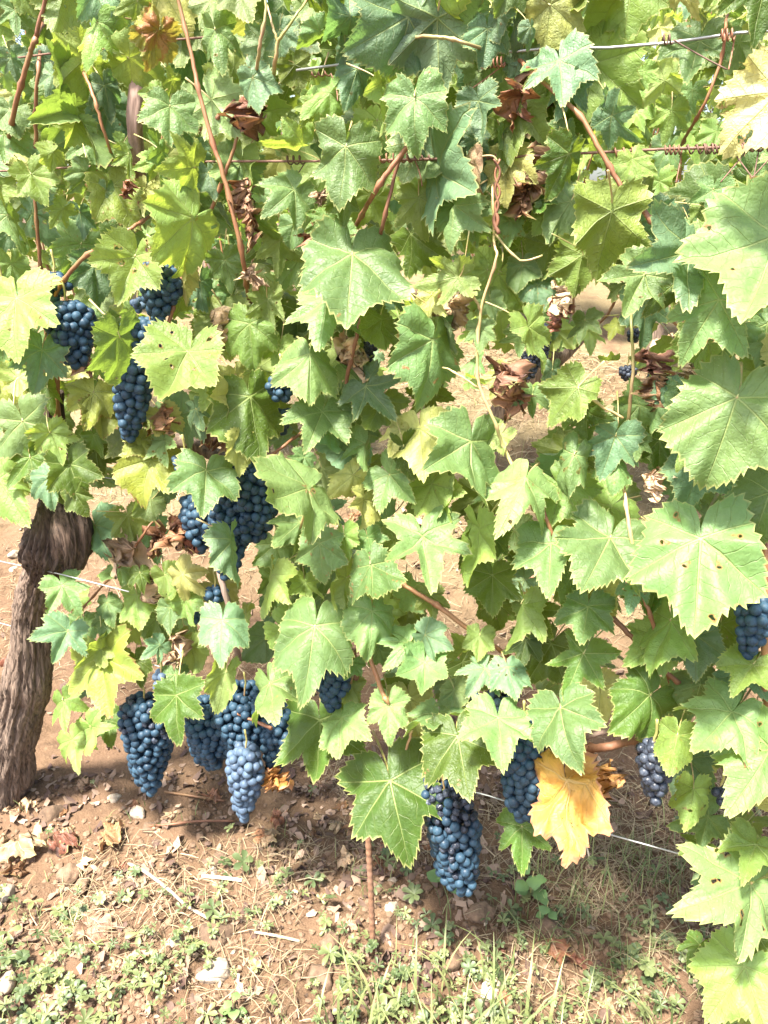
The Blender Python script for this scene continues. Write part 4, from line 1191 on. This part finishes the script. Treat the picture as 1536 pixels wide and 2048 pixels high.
# ------------------------------------------------------------------ ground litter, weeds, grass
def mat_blade(name, c1, c2, trans=0.25, rough=0.5):
    m, nt = newmat(name); b = NB(nt)
    at = b.n('ShaderNodeAttribute', attribute_name='tint').outputs['Fac']
    col = b.mix(at, c4(c1), c4(c2))
    pr = b.n('ShaderNodeBsdfPrincipled'); b.put(pr.inputs['Base Color'], col); pr.inputs['Roughness'].default_value = rough
    tr = b.n('ShaderNodeBsdfTranslucent'); b.put(tr.inputs['Color'], col)
    mx = b.n('ShaderNodeMixShader'); mx.inputs[0].default_value = trans; b.put(mx.inputs[1], pr.outputs[0]); b.put(mx.inputs[2], tr.outputs[0])
    out = b.n('ShaderNodeOutputMaterial'); b.put(out.inputs[0], mx.outputs[0]); return m
M_STRAW = mat_blade('straw', (0.12, 0.082, 0.043), (0.36, 0.28, 0.165), .1, .6)
M_WEED = mat_blade('weed_leaf', (0.062, 0.095, 0.035), (0.20, 0.225, 0.085), .25)
M_GRASS = mat_blade('grass_blade', (0.10, 0.15, 0.045), (0.28, 0.29, 0.12), .3)
class Soup:
    def __init__(s): s.V = []; s.F = []; s.T = []
    def ribbon(s, pts, w0, w1, side, tint):
        n = len(s.V); k = len(pts)
        for i, p in enumerate(pts):
            t = i/(k-1); ww = w0+(w1-w0)*t
            s.V.append(p-side*ww); s.V.append(p+side*ww); s.T += [tint, tint]
        for i in range(k-1): s.F.append((n+2*i, n+2*i+1, n+2*i+3, n+2*i+2))
    def build(s, name, mat, label, cat, kind='stuff'):
        me = mesh(name, [tuple(v) for v in s.V], s.F, mat)
        a = me.attributes.new('tint', 'FLOAT', 'POINT'); a.data.foreach_set('value', np.array(s.T, dtype=np.float32))
        return tag(obj(name, me), label, cat, kind=kind)
gr = np.random.default_rng(44)
def gz(x, y): return float(ground_z(x, y))
# straw
S = Soup()
N = 34000
sw = np.concatenate([gr.uniform(0.75, 1.5, 8000), gr.uniform(1.35, 4.6, 24500), gr.uniform(3.2, 6.5, 1500)]); ss_ = np.concatenate([gr.uniform(-1.2, 1.1, 8000), gr.uniform(-2.6, 1.6, 24500), gr.uniform(-4, 3, 1500)])
xs = NRM.x*sw+ROW.x*ss_; ys = NRM.y*sw+ROW.y*ss_; zs = ground_z(xs, ys)
dens = fbm(np.stack([xs*3.2, ys*3.2, 0*xs], -1)+40, 2)
for i in range(N):
    if sw[i] < 1.4 and dens[i] < 0.05: continue
    big = 1.0+max(0, sw[i]-1.5)*.35
    l = gr.uniform(.02, .075)*big; a = gr.random()*6.28; el = abs(gr.normal(0, .35))
    d = np.array([math.cos(a)*math.cos(el), math.sin(a)*math.cos(el), math.sin(el)]); sd = np.array([-math.sin(a), math.cos(a), 0.0])
    p = np.array([xs[i], ys[i], zs[i]+.002+gr.random()*.008]); cv = gr.normal(0, .25)
    pts = [p, p+d*l*.5+sd*cv*l*.2+np.array([0, 0, .003]), p+d*l+sd*cv*l*.7-np.array([0, 0, max(0, l*math.sin(el)*.5)])]
    S.ribbon(pts, gr.uniform(.0005, .0011)*big, .0003*big, (sd+np.array([0, 0, .5*gr.normal()]))*1.0, gr.random())
S.build('straw_litter', M_STRAW, 'dry straw and dead grass stems scattered over the soil', 'straw')
# palmate weeds
S = Soup(); V_ = S.V
def leaflet(base, dirv, up, l, wd, tint):
    sd = np.cross(dirv, up); sd /= np.linalg.norm(sd)+1e-9
    n = len(S.V)
    prof = [(0, .12), (.35, .62), (.7, 1.0), (.9, .72)]
    for t, ww in prof:
        c = base+dirv*l*t+up*l*(.10*math.sin(t*3.1)); e = up*l*.10*ww
        S.V.append(c-sd*wd*ww+e); S.V.append(c); S.V.append(c+sd*wd*ww+e); S.T += [tint, tint*.8, tint]
    S.V.append(base+dirv*l*1.0); S.T.append(tint)
    for i in range(3):
        a = n+3*i; S.F += [(a, a+1, a+4, a+3), (a+1, a+2, a+5, a+4)]
    a = n+9; S.F += [(a, a+1, n+12), (a+1, a+2, n+12)]
placed_w = 0; tries = 0
while placed_w < 2300 and tries < 50000:
    tries += 1
    px, py = gr.uniform(-250, 1800), gr.uniform(1560, 2330)
    dens = np.interp(py, [1560, 1680, 1780, 1880, 1960, 2330], [.02, .07, .16, .38, .85, 1.0])
    if px > 1080 and py < 1950: dens *= .5
    p = ORG + ray(px, py)*(CAM_H/-ray(px, py).z)
    nz = float(fbm(np.array([p.x*5.5, p.y*5.5, 3.3]), 2))
    if gr.random() > dens*(1.05 if nz > -.05 else .18): continue
    placed_w += 1
    z = gz(p.x, p.y); b = np.array([p.x, p.y, z])
    h = gr.uniform(.008, .032); lean = gr.normal(0, .012, 2); top = b+np.array([lean[0], lean[1], h])
    S.ribbon([b-np.array([0, 0, .004]), (b+top)/2, top], .0007, .0006, np.array([1, 0, 0]), .5)
    up = np.array([gr.normal(0, .35), gr.normal(0, .35)-.1, 1.0]); up /= np.linalg.norm(up)
    e1 = np.cross(up, [0, 1, .1]); e1 /= np.linalg.norm(e1); e2 = np.cross(up, e1)
    a0 = gr.random()*6.28; l = gr.uniform(.007, .018)*(1.7 if gr.random() < .2 else 1); tint = gr.random()
    k5 = int(gr.choice([3, 5, 5, 5, 7])); wdf = gr.uniform(.17, .30)
    for k in range(k5):
        a = a0+(k-(k5-1)/2)*{3: 1.5, 5: 1.12, 7: .85}[k5]
        dv = e1*math.cos(a)+e2*math.sin(a)+up*gr.normal(.12, .15)
        leaflet(top, dv/np.linalg.norm(dv), up, l*(1-.10*abs(k-(k5-1)/2)), l*wdf, min(1, max(0, tint+gr.normal(0, .1))))
S.build('ground_weeds', M_WEED, 'low green weeds with five-fingered leaves carpeting the soil', 'weeds')
# grass
S = Soup()
def blade(p, l, wd, a, lean, tint):
    d = np.array([math.cos(a), math.sin(a), 0]); sd = np.array([-math.sin(a), math.cos(a), 0]); pts = []
    for k in range(6):
        t = k/5; pts.append(p+np.array([0, 0, l*(t-lean*.45*t*t*t)])+d*l*lean*t*t)
    n = len(S.V)
    for k, q in enumerate(pts):
        ww = wd*(1-(k/5)**1.6)+.0002
        S.V += [q-sd*ww, q+sd*ww]; S.T += [tint, tint]
    for k in range(5): S.F.append((n+2*k, n+2*k+1, n+2*k+3, n+2*k+2))
def tuft(px, py, nbl, lmin, lmax, wd, spread=.02):
    c = G(px, py)
    for i in range(nbl):
        x = c.x+gr.normal(0, spread); y = c.y+gr.normal(0, spread)
        blade(np.array([x, y, gz(x, y)-.003]), gr.uniform(lmin, lmax), wd*gr.uniform(.6, 1.2), gr.random()*6.28, gr.uniform(.15, .95), gr.random())
for (px, py) in [(735, 1990), (720, 2040), (790, 2020), (870, 2030), (905, 1985), (960, 2040), (1000, 1960), (1060, 2060), (930, 2100), (760, 2110), (680, 2090), (1120, 2090), (1000, 2120), (840, 2130), (1240, 2110), (1340, 2090), (600, 2120), (500, 2140)]:
    tuft(px, py, 9, .05, .16, .0028, .018)
for i in range(75):
    tuft(gr.uniform(1040, 1480), gr.uniform(1640, 1960), 6, .03, .11, .0014, .025)
for i in range(14):
    tuft(gr.uniform(700, 1150), gr.uniform(1740, 1960), 4, .03, .10, .0012, .03)
for i in range(50):
    tuft(gr.uniform(-150, 700), gr.uniform(1600, 2100), 3, .015, .06, .0011, .03)
for i in range(90):
    tuft(gr.uniform(100, 1500), gr.uniform(640, 1100), 6, .05, .14, .0022, .08)
S.build('grass', M_GRASS, 'thin green and bleached grass blades growing below the vines', 'grass')

# dry grass thatch at the right
S = Soup()
for i in range(1500):
    px, py = gr.uniform(1080, 1560), gr.uniform(1600, 1900)
    if gr.random() > np.interp(py, [1600, 1700, 1800, 1900], [1, .9, .6, .15]): continue
    c = ORG + ray(px, py)*(CAM_H/-ray(px, py).z); z = gz(c.x, c.y)
    a = gr.random()*6.28; l = gr.uniform(.03, .10); el = gr.uniform(0, .5)
    d = np.array([math.cos(a)*math.cos(el), math.sin(a)*math.cos(el), math.sin(el)]); sd = np.array([-math.sin(a), math.cos(a), .2])
    p = np.array([c.x, c.y, z+.003]); k = gr.normal(0, .3)
    S.ribbon([p, p+d*l*.5+sd*k*l*.2+np.array([0, 0, l*.1]), p+d*l*.95+sd*k*l*.8-np.array([0, 0, l*math.sin(el)*.6])], .001, .0004, sd, gr.random())
S.build('dry_grass', M_STRAW, 'tangle of bleached dry grass under the right vine', 'dry grass')

# crumbled leaf litter
S = Soup()
M_FLAKE = mat_blade('leaf_litter', (0.065, 0.034, 0.025), (0.36, 0.25, 0.175), .1, .8)
for i in range(7000):
    px, py = gr.uniform(-250, 1750), gr.uniform(1545, 2250)
    if i > 6100: px, py = gr.uniform(-100, 1500), gr.uniform(950, 1560)
    dens = np.interp(py, [900, 1560, 1640, 1780, 1900, 2250], [.6, .9, 1, .8, .5, .35])*(1.0 if px < 1080 else .45)
    if gr.random() > dens: continue
    c = G(px, py) if py < 1560 else ORG + ray(px, py)*(CAM_H/-ray(px, py).z)
    nz = float(fbm(np.array([c.x*6, c.y*6, 8.8]), 2))
    if nz < -.15 and gr.random() < .75: continue
    l = gr.uniform(.004, .016)*(1.6 if gr.random() < .12 else 1); a = gr.random()*6.28; tl = gr.normal(0, .45)
    d = np.array([math.cos(a), math.sin(a), tl]); d /= np.linalg.norm(d); sd = np.array([-math.sin(a), math.cos(a), gr.normal(0, .5)]); up = np.cross(d, sd)
    p = np.array([c.x, c.y, gz(c.x, c.y)+.003+gr.random()*.006]); n = len(S.V); tint = gr.random()**1.3
    kk = gr.uniform(-.5, .5); ws = [gr.uniform(.15, .5), gr.uniform(.5, 1), gr.uniform(.4, 1), gr.uniform(.05, .5)]
    for k_, ww in enumerate(ws):
        t = k_/3; q = p+d*l*(t-.5)*2+up*l*kk*(t-.5)**2*3
        S.V += [q-sd*l*.6*ww+up*l*.25*gr.normal(), q, q+sd*l*.6*ww+up*l*.25*gr.normal()]; S.T += [tint]*3
    for k_ in range(3):
        a0 = n+3*k_; S.F += [(a0, a0+1, a0+4, a0+3), (a0+1, a0+2, a0+5, a0+4)]
S.build('leaf_litter', M_FLAKE, 'crumbled brown and pale leaf litter strewn over the soil', 'leaf litter')

# stones and clods
def stone_mesh(seed, flat=.6):
    rg = np.random.default_rng(seed); bm = bmesh.new(); bmesh.ops.create_icosphere(bm, subdivisions=3, radius=1)
    V = np.array([v.co[:] for v in bm.verts]); F = [tuple(v.index for v in f.verts) for f in bm.faces]; bm.free()
    nrm = rg.normal(0, 1, (9, 3)); nrm /= np.linalg.norm(nrm, axis=1)[:, None]
    for n in nrm:
        h = V@n; c = rg.uniform(.55, .85); k = h > c; V[k] -= np.outer(h[k]-c, n)*.9
    V *= (1+.22*fbm(V*1.9+seed, 4))[:, None]; V *= np.array([1, .75, flat])
    return V, F
def rock_mat(name, c1, c2, scale):
    m, nt = newmat(name); b = NB(nt); tc = b.n('ShaderNodeTexCoord').outputs['Object']
    n1 = b.noise(tc, scale, 5, .65); inf = b.n('ShaderNodeObjectInfo')
    col = b.mix(b.ramp(n1, .3, .7), c4(c1), c4(c2))
    hs = b.n('ShaderNodeHueSaturation'); b.put(hs.inputs['Color'], col); b.put(hs.inputs['Value'], b.math('MULTIPLY_ADD', inf.outputs['Random'], .5, .75))
    pr = b.n('ShaderNodeBsdfPrincipled'); b.put(pr.inputs['Base Color'], hs.outputs[0]); pr.inputs['Roughness'].default_value = .9
    b.put(pr.inputs['Normal'], b.bump(n1, .7, .004)); out = b.n('ShaderNodeOutputMaterial'); b.put(out.inputs[0], pr.outputs[0]); return m
M_STONE = rock_mat('limestone', (.22, .165, .115), (.42, .35, .27), 2.4); M_CLOD = rock_mat('clod', (.075, .045, .027), (.18, .115, .07), 3.0)
ST = [mesh('stone', *stone_mesh(k), M_STONE) for k in range(6)]; CL = [mesh('clod', *stone_mesh(20+k, .75), M_CLOD) for k in range(6)]
def put_rock(name, me, px, py, wpx, label, cat, group, sink=.35, flat=1.0):
    c = G(px, py); z = (c-ORG).dot(FW); s = wpx*.5*z/FPX
    o = obj(name, me); o.location = (c.x, c.y, gz(c.x, c.y)+s*.30*(1-sink)-s*.22); o.scale = (s, s, s*flat); o.rotation_euler = (gr.normal(0, .2), gr.normal(0, .2), gr.random()*6.28)
    return tag(o, label, cat, group)
for i, (px, py, wd, lb) in enumerate([(10, 1790, 60, 'white stone at the left edge beside the dry leaves'), (8, 1975, 70, 'large pale stone in the lower left corner'), (345, 1890, 44, 'upright pale stone among weeds left of the clod'), (430, 1950, 78, 'long flat cream stone in the weeds, lower left'),
     (275, 1625, 44, 'pale upright stone behind the hanging low left bunch'), (425, 1742, 26, 'small white stone with a notch, centre left ground'), (785, 1760, 22, 'rounded grey pebble right of the rusty stake'), (230, 1598, 32, 'flat pale stone below the low left bunch'), (785, 1815, 34, 'grey stone right of the stake foot'),
     (985, 1985, 60, 'pinkish pale stone in the grass at bottom right'), (930, 1790, 26, 'small pale stone under the lowest bunch'), (1180, 1860, 26, 'dark grey pebble in bare soil, lower right'), (30, 1110, 34, 'pale stone behind the trunk at left'), (25, 1140, 22, 'small stone behind the trunk, below the pale stone'), (335, 1635, 20, 'little white stone near the low left bunch')]):
    put_rock('stone', ST[i % 6], px, py, wd, lb, 'stone', 'pale stones on the soil')
for i in range(26):
    px, py = gr.uniform(0, 1400), gr.uniform(1600, 2000)
    put_rock('pebble', ST[int(gr.integers(0, 6))], px, py, gr.uniform(7, 15), 'tiny pale pebble lying on the bare soil', 'pebble', 'tiny pebbles')
for i, (px, py, wd, lb) in enumerate([(430, 1880, 84, 'big brown earth clod among the weeds, lower left'), (105, 1625, 60, 'tan earth clod near the trunk foot'), (140, 1750, 60, 'brown clod left of centre above the dry tan leaf'), (165, 1775, 44, 'smaller clod beside the left brown clod'), (960, 1830, 60, 'crumbly clod under the lowest bunch'), (640, 1960, 80, 'wide clod left of the stake foot'),
     (900, 1930, 60, 'clod in the grass right of the stake foot'), (1100, 1860, 80, 'reddish clod in bare soil, lower right'), (660, 1885, 50, 'clod just left of the stake'), (300, 1660, 40, 'clod below the pale upright stone'), (1190, 1935, 36, 'small clod in the weeds at lower right'), (440, 1720, 46, 'clod in the shaded soil at centre left'), (780, 1700, 50, 'shaded clod behind the stake')]):
    put_rock('earth_clod', CL[i % 6], px, py, wd, lb, 'clod', 'earth clods', .2)
# crumbs: too small to pick apart
VV = []; FF = []
lowV, lowF = None, None
bm = bmesh.new(); bmesh.ops.create_icosphere(bm, subdivisions=1, radius=1); lowV = np.array([v.co[:] for v in bm.verts]); lowF = [tuple(v.index for v in f.verts) for f in bm.faces]; bm.free()
n0 = 0
for i in range(5500):
    px, py = gr.uniform(-200, 1700), gr.uniform(1560, 2250); c = ORG + ray(px, py)*(CAM_H/-ray(px, py).z); z = gz(c.x, c.y)
    s = gr.uniform(.002, .008)*(1.4 if gr.random() < .1 else 1)
    VV.append(lowV*(1+gr.normal(0, .18, (len(lowV), 1)))*s*np.array([1, 1, .75])+np.array([c.x, c.y, z+s*.2])); FF += [tuple(x+n0 for x in f) for f in lowF]; n0 += len(lowV)
tag(obj('soil_crumbs', mesh('soil_crumbs', np.vstack(VV).tolist(), FF, M_CLOD, False)), 'loose brown soil crumbs between weeds', 'soil', kind='stuff')
# fallen leaves
FALL = []
for (px, py, wd, tone, lb) in [(178, 1866, 95, 't', 'tan dry vine leaf arched over weeds, lower left'), (45, 1710, 120, 't', 'crumpled pale dry leaf at the left under the trunk'), (120, 1690, 90, 'b', 'pinkish brown dry leaf right of the pale crumpled leaf'), (250, 1935, 80, 't', 'orange tan dry leaf lying in the weeds, lower left'),
     (215, 1690, 100, 'b', 'long brown dry leaf in the litter, centre left'), (270, 1745, 50, 'b', 'small reddish dry leaf beside the white twig'), (20, 1330, 80, 'b', 'purple brown litter leaf left of the trunk'), (10, 1390, 70, 'b', 'dull litter leaf at the left edge below the wires'), (710, 1675, 70, 'b', 'dark red dry leaf behind the rusty stake'),
     (530, 1690, 60, 't', 'pale dry leaf at the left of the stake, mid ground'), (1105, 1905, 90, 'b', 'dark brown curled leaf on bare soil, lower right'), (1150, 1925, 60, 'b', 'brown dry leaf touching the dark curled leaf'), (1005, 2005, 70, 'b', 'reddish brown leaf in the grass, bottom right of centre'), (1260, 1960, 60, 't', 'tan leaf in the weeds at lower right'),
     (1210, 2010, 50, 't', 'pinkish leaf scrap near the bottom right'), (700, 1860, 60, 't', 'pale pinkish leaf beside the stake'), (430, 1600, 60, 'b', 'brown leaf in shaded litter behind the pale bunch'), (560, 1640, 60, 'b', 'dark leaf in the shaded litter, centre'), (860, 1700, 40, 'b', 'brown leaf scrap left of the lowest bunch'), (330, 1960, 50, 'b', 'rosy leaf scrap in the weeds, bottom left'), (1350, 1905, 50, 't', 'tan leaf scrap below the right leaves'), (1000, 1905, 40, 'b', 'rusty leaf scrap in the grass right of the stake')]:
    c = G(px, py); z = (c-ORG).dot(FW); s = wd*.62*z/FPX
    dd = leaf_shape(gr, teeth=28, rings=(.15, .35, .55, .75, .9), fold=-.2, droop=gr.uniform(.2, .8), side=gr.uniform(.2, 1.2), wave=.10, deep=.6, crumple=.45)
    o = obj('fallen_leaf', leaf_mesh('fallen_leaf', dd, LEAF[tone])); o.location = (c.x, c.y, gz(c.x, c.y)+s*.25+.004); o.scale = (s, s, s); o.rotation_euler = (gr.normal(0, .25), gr.normal(0, .25), gr.random()*6.28)
    tag(o, lb, 'dry leaf', 'fallen dry leaves')
for i in range(60):
    px, py = (gr.uniform(150, 1450), gr.uniform(600, 1350)) if i < 30 else (gr.uniform(-100, 800), gr.uniform(1560, 1760))
    c = G(px, py); s = gr.uniform(.02, .045)*(1.5 if i < 30 else 1)
    dd = SMALLDRY[int(gr.integers(0, 4))] if i else None
    if i == 0:
        SMALLDRY = [leaf_mesh('litter_leaf', leaf_shape(gr, teeth=20, rings=(.3, .6, .85), fold=-.2, droop=.6, side=1.0, wave=.12, deep=.6, crumple=.6), LEAF[t]) for t in 'btbt']; dd = SMALLDRY[0]
    o = obj('litter_leaf', dd); o.location = (c.x, c.y, gz(c.x, c.y)+s*.2+.003); o.scale = (s, s, s); o.rotation_euler = (gr.normal(0, .4), gr.normal(0, .4), gr.random()*6.28)
    tag(o, 'small crumpled leaf scrap in the ground litter', 'dry leaf', 'small litter leaves')
# twigs
def twig(pts, wpx, label, mat=M_STRAW_TWIG):
    out = []
    for (x, y, h) in pts:
        c = G(x, y); z = (c-ORG).dot(FW); out.append((c.x, c.y, gz(c.x, c.y)+h, wpx*.5*z/FPX))
    V, F = tube_data([tuple(q) for q in smooth_path(out, 5)], 6); b0 = Vector(V[0])
    o = obj('twig', mesh('twig', [tuple(Vector(v)-b0) for v in V], F, mat), None, Matrix.Translation(b0)); tag(o, label, 'twig', 'twigs on the soil')
twig([(258, 1732, .012), (290, 1752, .014), (335, 1785, .012), (375, 1820, .012), (420, 1845, .01)], 7, 'bleached forked twig slanting across the weeds, lower left')
twig([(405, 1758, .008), (440, 1762, .01), (485, 1768, .008)], 8, 'short pale stick right of the bleached twig')
twig([(290, 1658, .008), (340, 1662, .012), (400, 1650, .012), (470, 1648, .01)], 5, 'dark thin runner stem in the shaded soil', M_CANE_DARK)
twig([(330, 1590, .01), (390, 1600, .012), (450, 1608, .01)], 5, 'reddish twig behind the pale bloomed bunch', M_CANE)
twig([(510, 1870, .008), (550, 1878, .01), (600, 1888, .008)], 6, 'pale stick in the weeds left of the stake')
twig([(85, 1824, .008), (120, 1818, .01), (150, 1810, .008)], 5, 'reddish twig above the tan dry leaf', M_CANE)
twig([(1130, 1640, .05), (1160, 1700, .04), (1180, 1740, .02)], 4, 'thin dry stalk below the yellow leaf')
# broad-leaved seedlings
def seedling(px, py, n, s, label, seed):
    rg = np.random.default_rng(seed); c = G(px, py); root = tag(empty('seedling', (c.x, c.y, gz(c.x, c.y))), label, 'weed', 'broad-leaved weeds')
    for i in range(n):
        a = i*2.4+rg.random(); h = s*(.4+1.6*i/n); d = Vector((math.cos(a), math.sin(a), .25)).normalized(); sd = Vector((-math.sin(a), math.cos(a), 0)); l = s*rg.uniform(.6, 1)
        V = []; F = []; V0 = Vector((0, 0, h))
        prof = [(0, .05), (.2, .35), (.45, .5), (.7, .38), (.9, .16), (1, .02)]
        for t, ww in prof:
            q = V0+d*l*(.25+t)+Vector((0, 0, -.3*l*t*t)); V += [tuple(q-sd*l*ww+Vector((0, 0, .1*l*ww))), tuple(q), tuple(q+sd*l*ww+Vector((0, 0, .1*l*ww)))]
        for k in range(5):
            b = 3*k; F += [(b, b+1, b+4, b+3), (b+1, b+2, b+5, b+4)]
        o = bpy.data.objects.new('leaf', mesh('leaf', V, F, M_SEED)); link(o); o.parent = root
    V, F = tube_data([(0, 0, -.01, .0015), (0, 0, s, .0014), (.002, 0, 2*s, .001)], 5)
    o = bpy.data.objects.new('stem', mesh('stem', V, F, M_GREEN_STEM)); link(o); o.parent = root
M_SEED = simple_mat('seedling_leaf', (.10, .17, .05), .45, 0, .25, 60)
seedling(895, 1790, 6, .045, 'broad-leaved green seedling at the foot of the lowest bunch', 1)
seedling(1060, 1800, 8, .04, 'leafy green weed below the dark leaf with orange tip', 2)
seedling(470, 2035, 5, .028, 'pale green seedling at the bottom edge, left of centre', 3)
seedling(1090, 1850, 5, .03, 'small leafy weed on bare soil below the yellow leaf', 4)
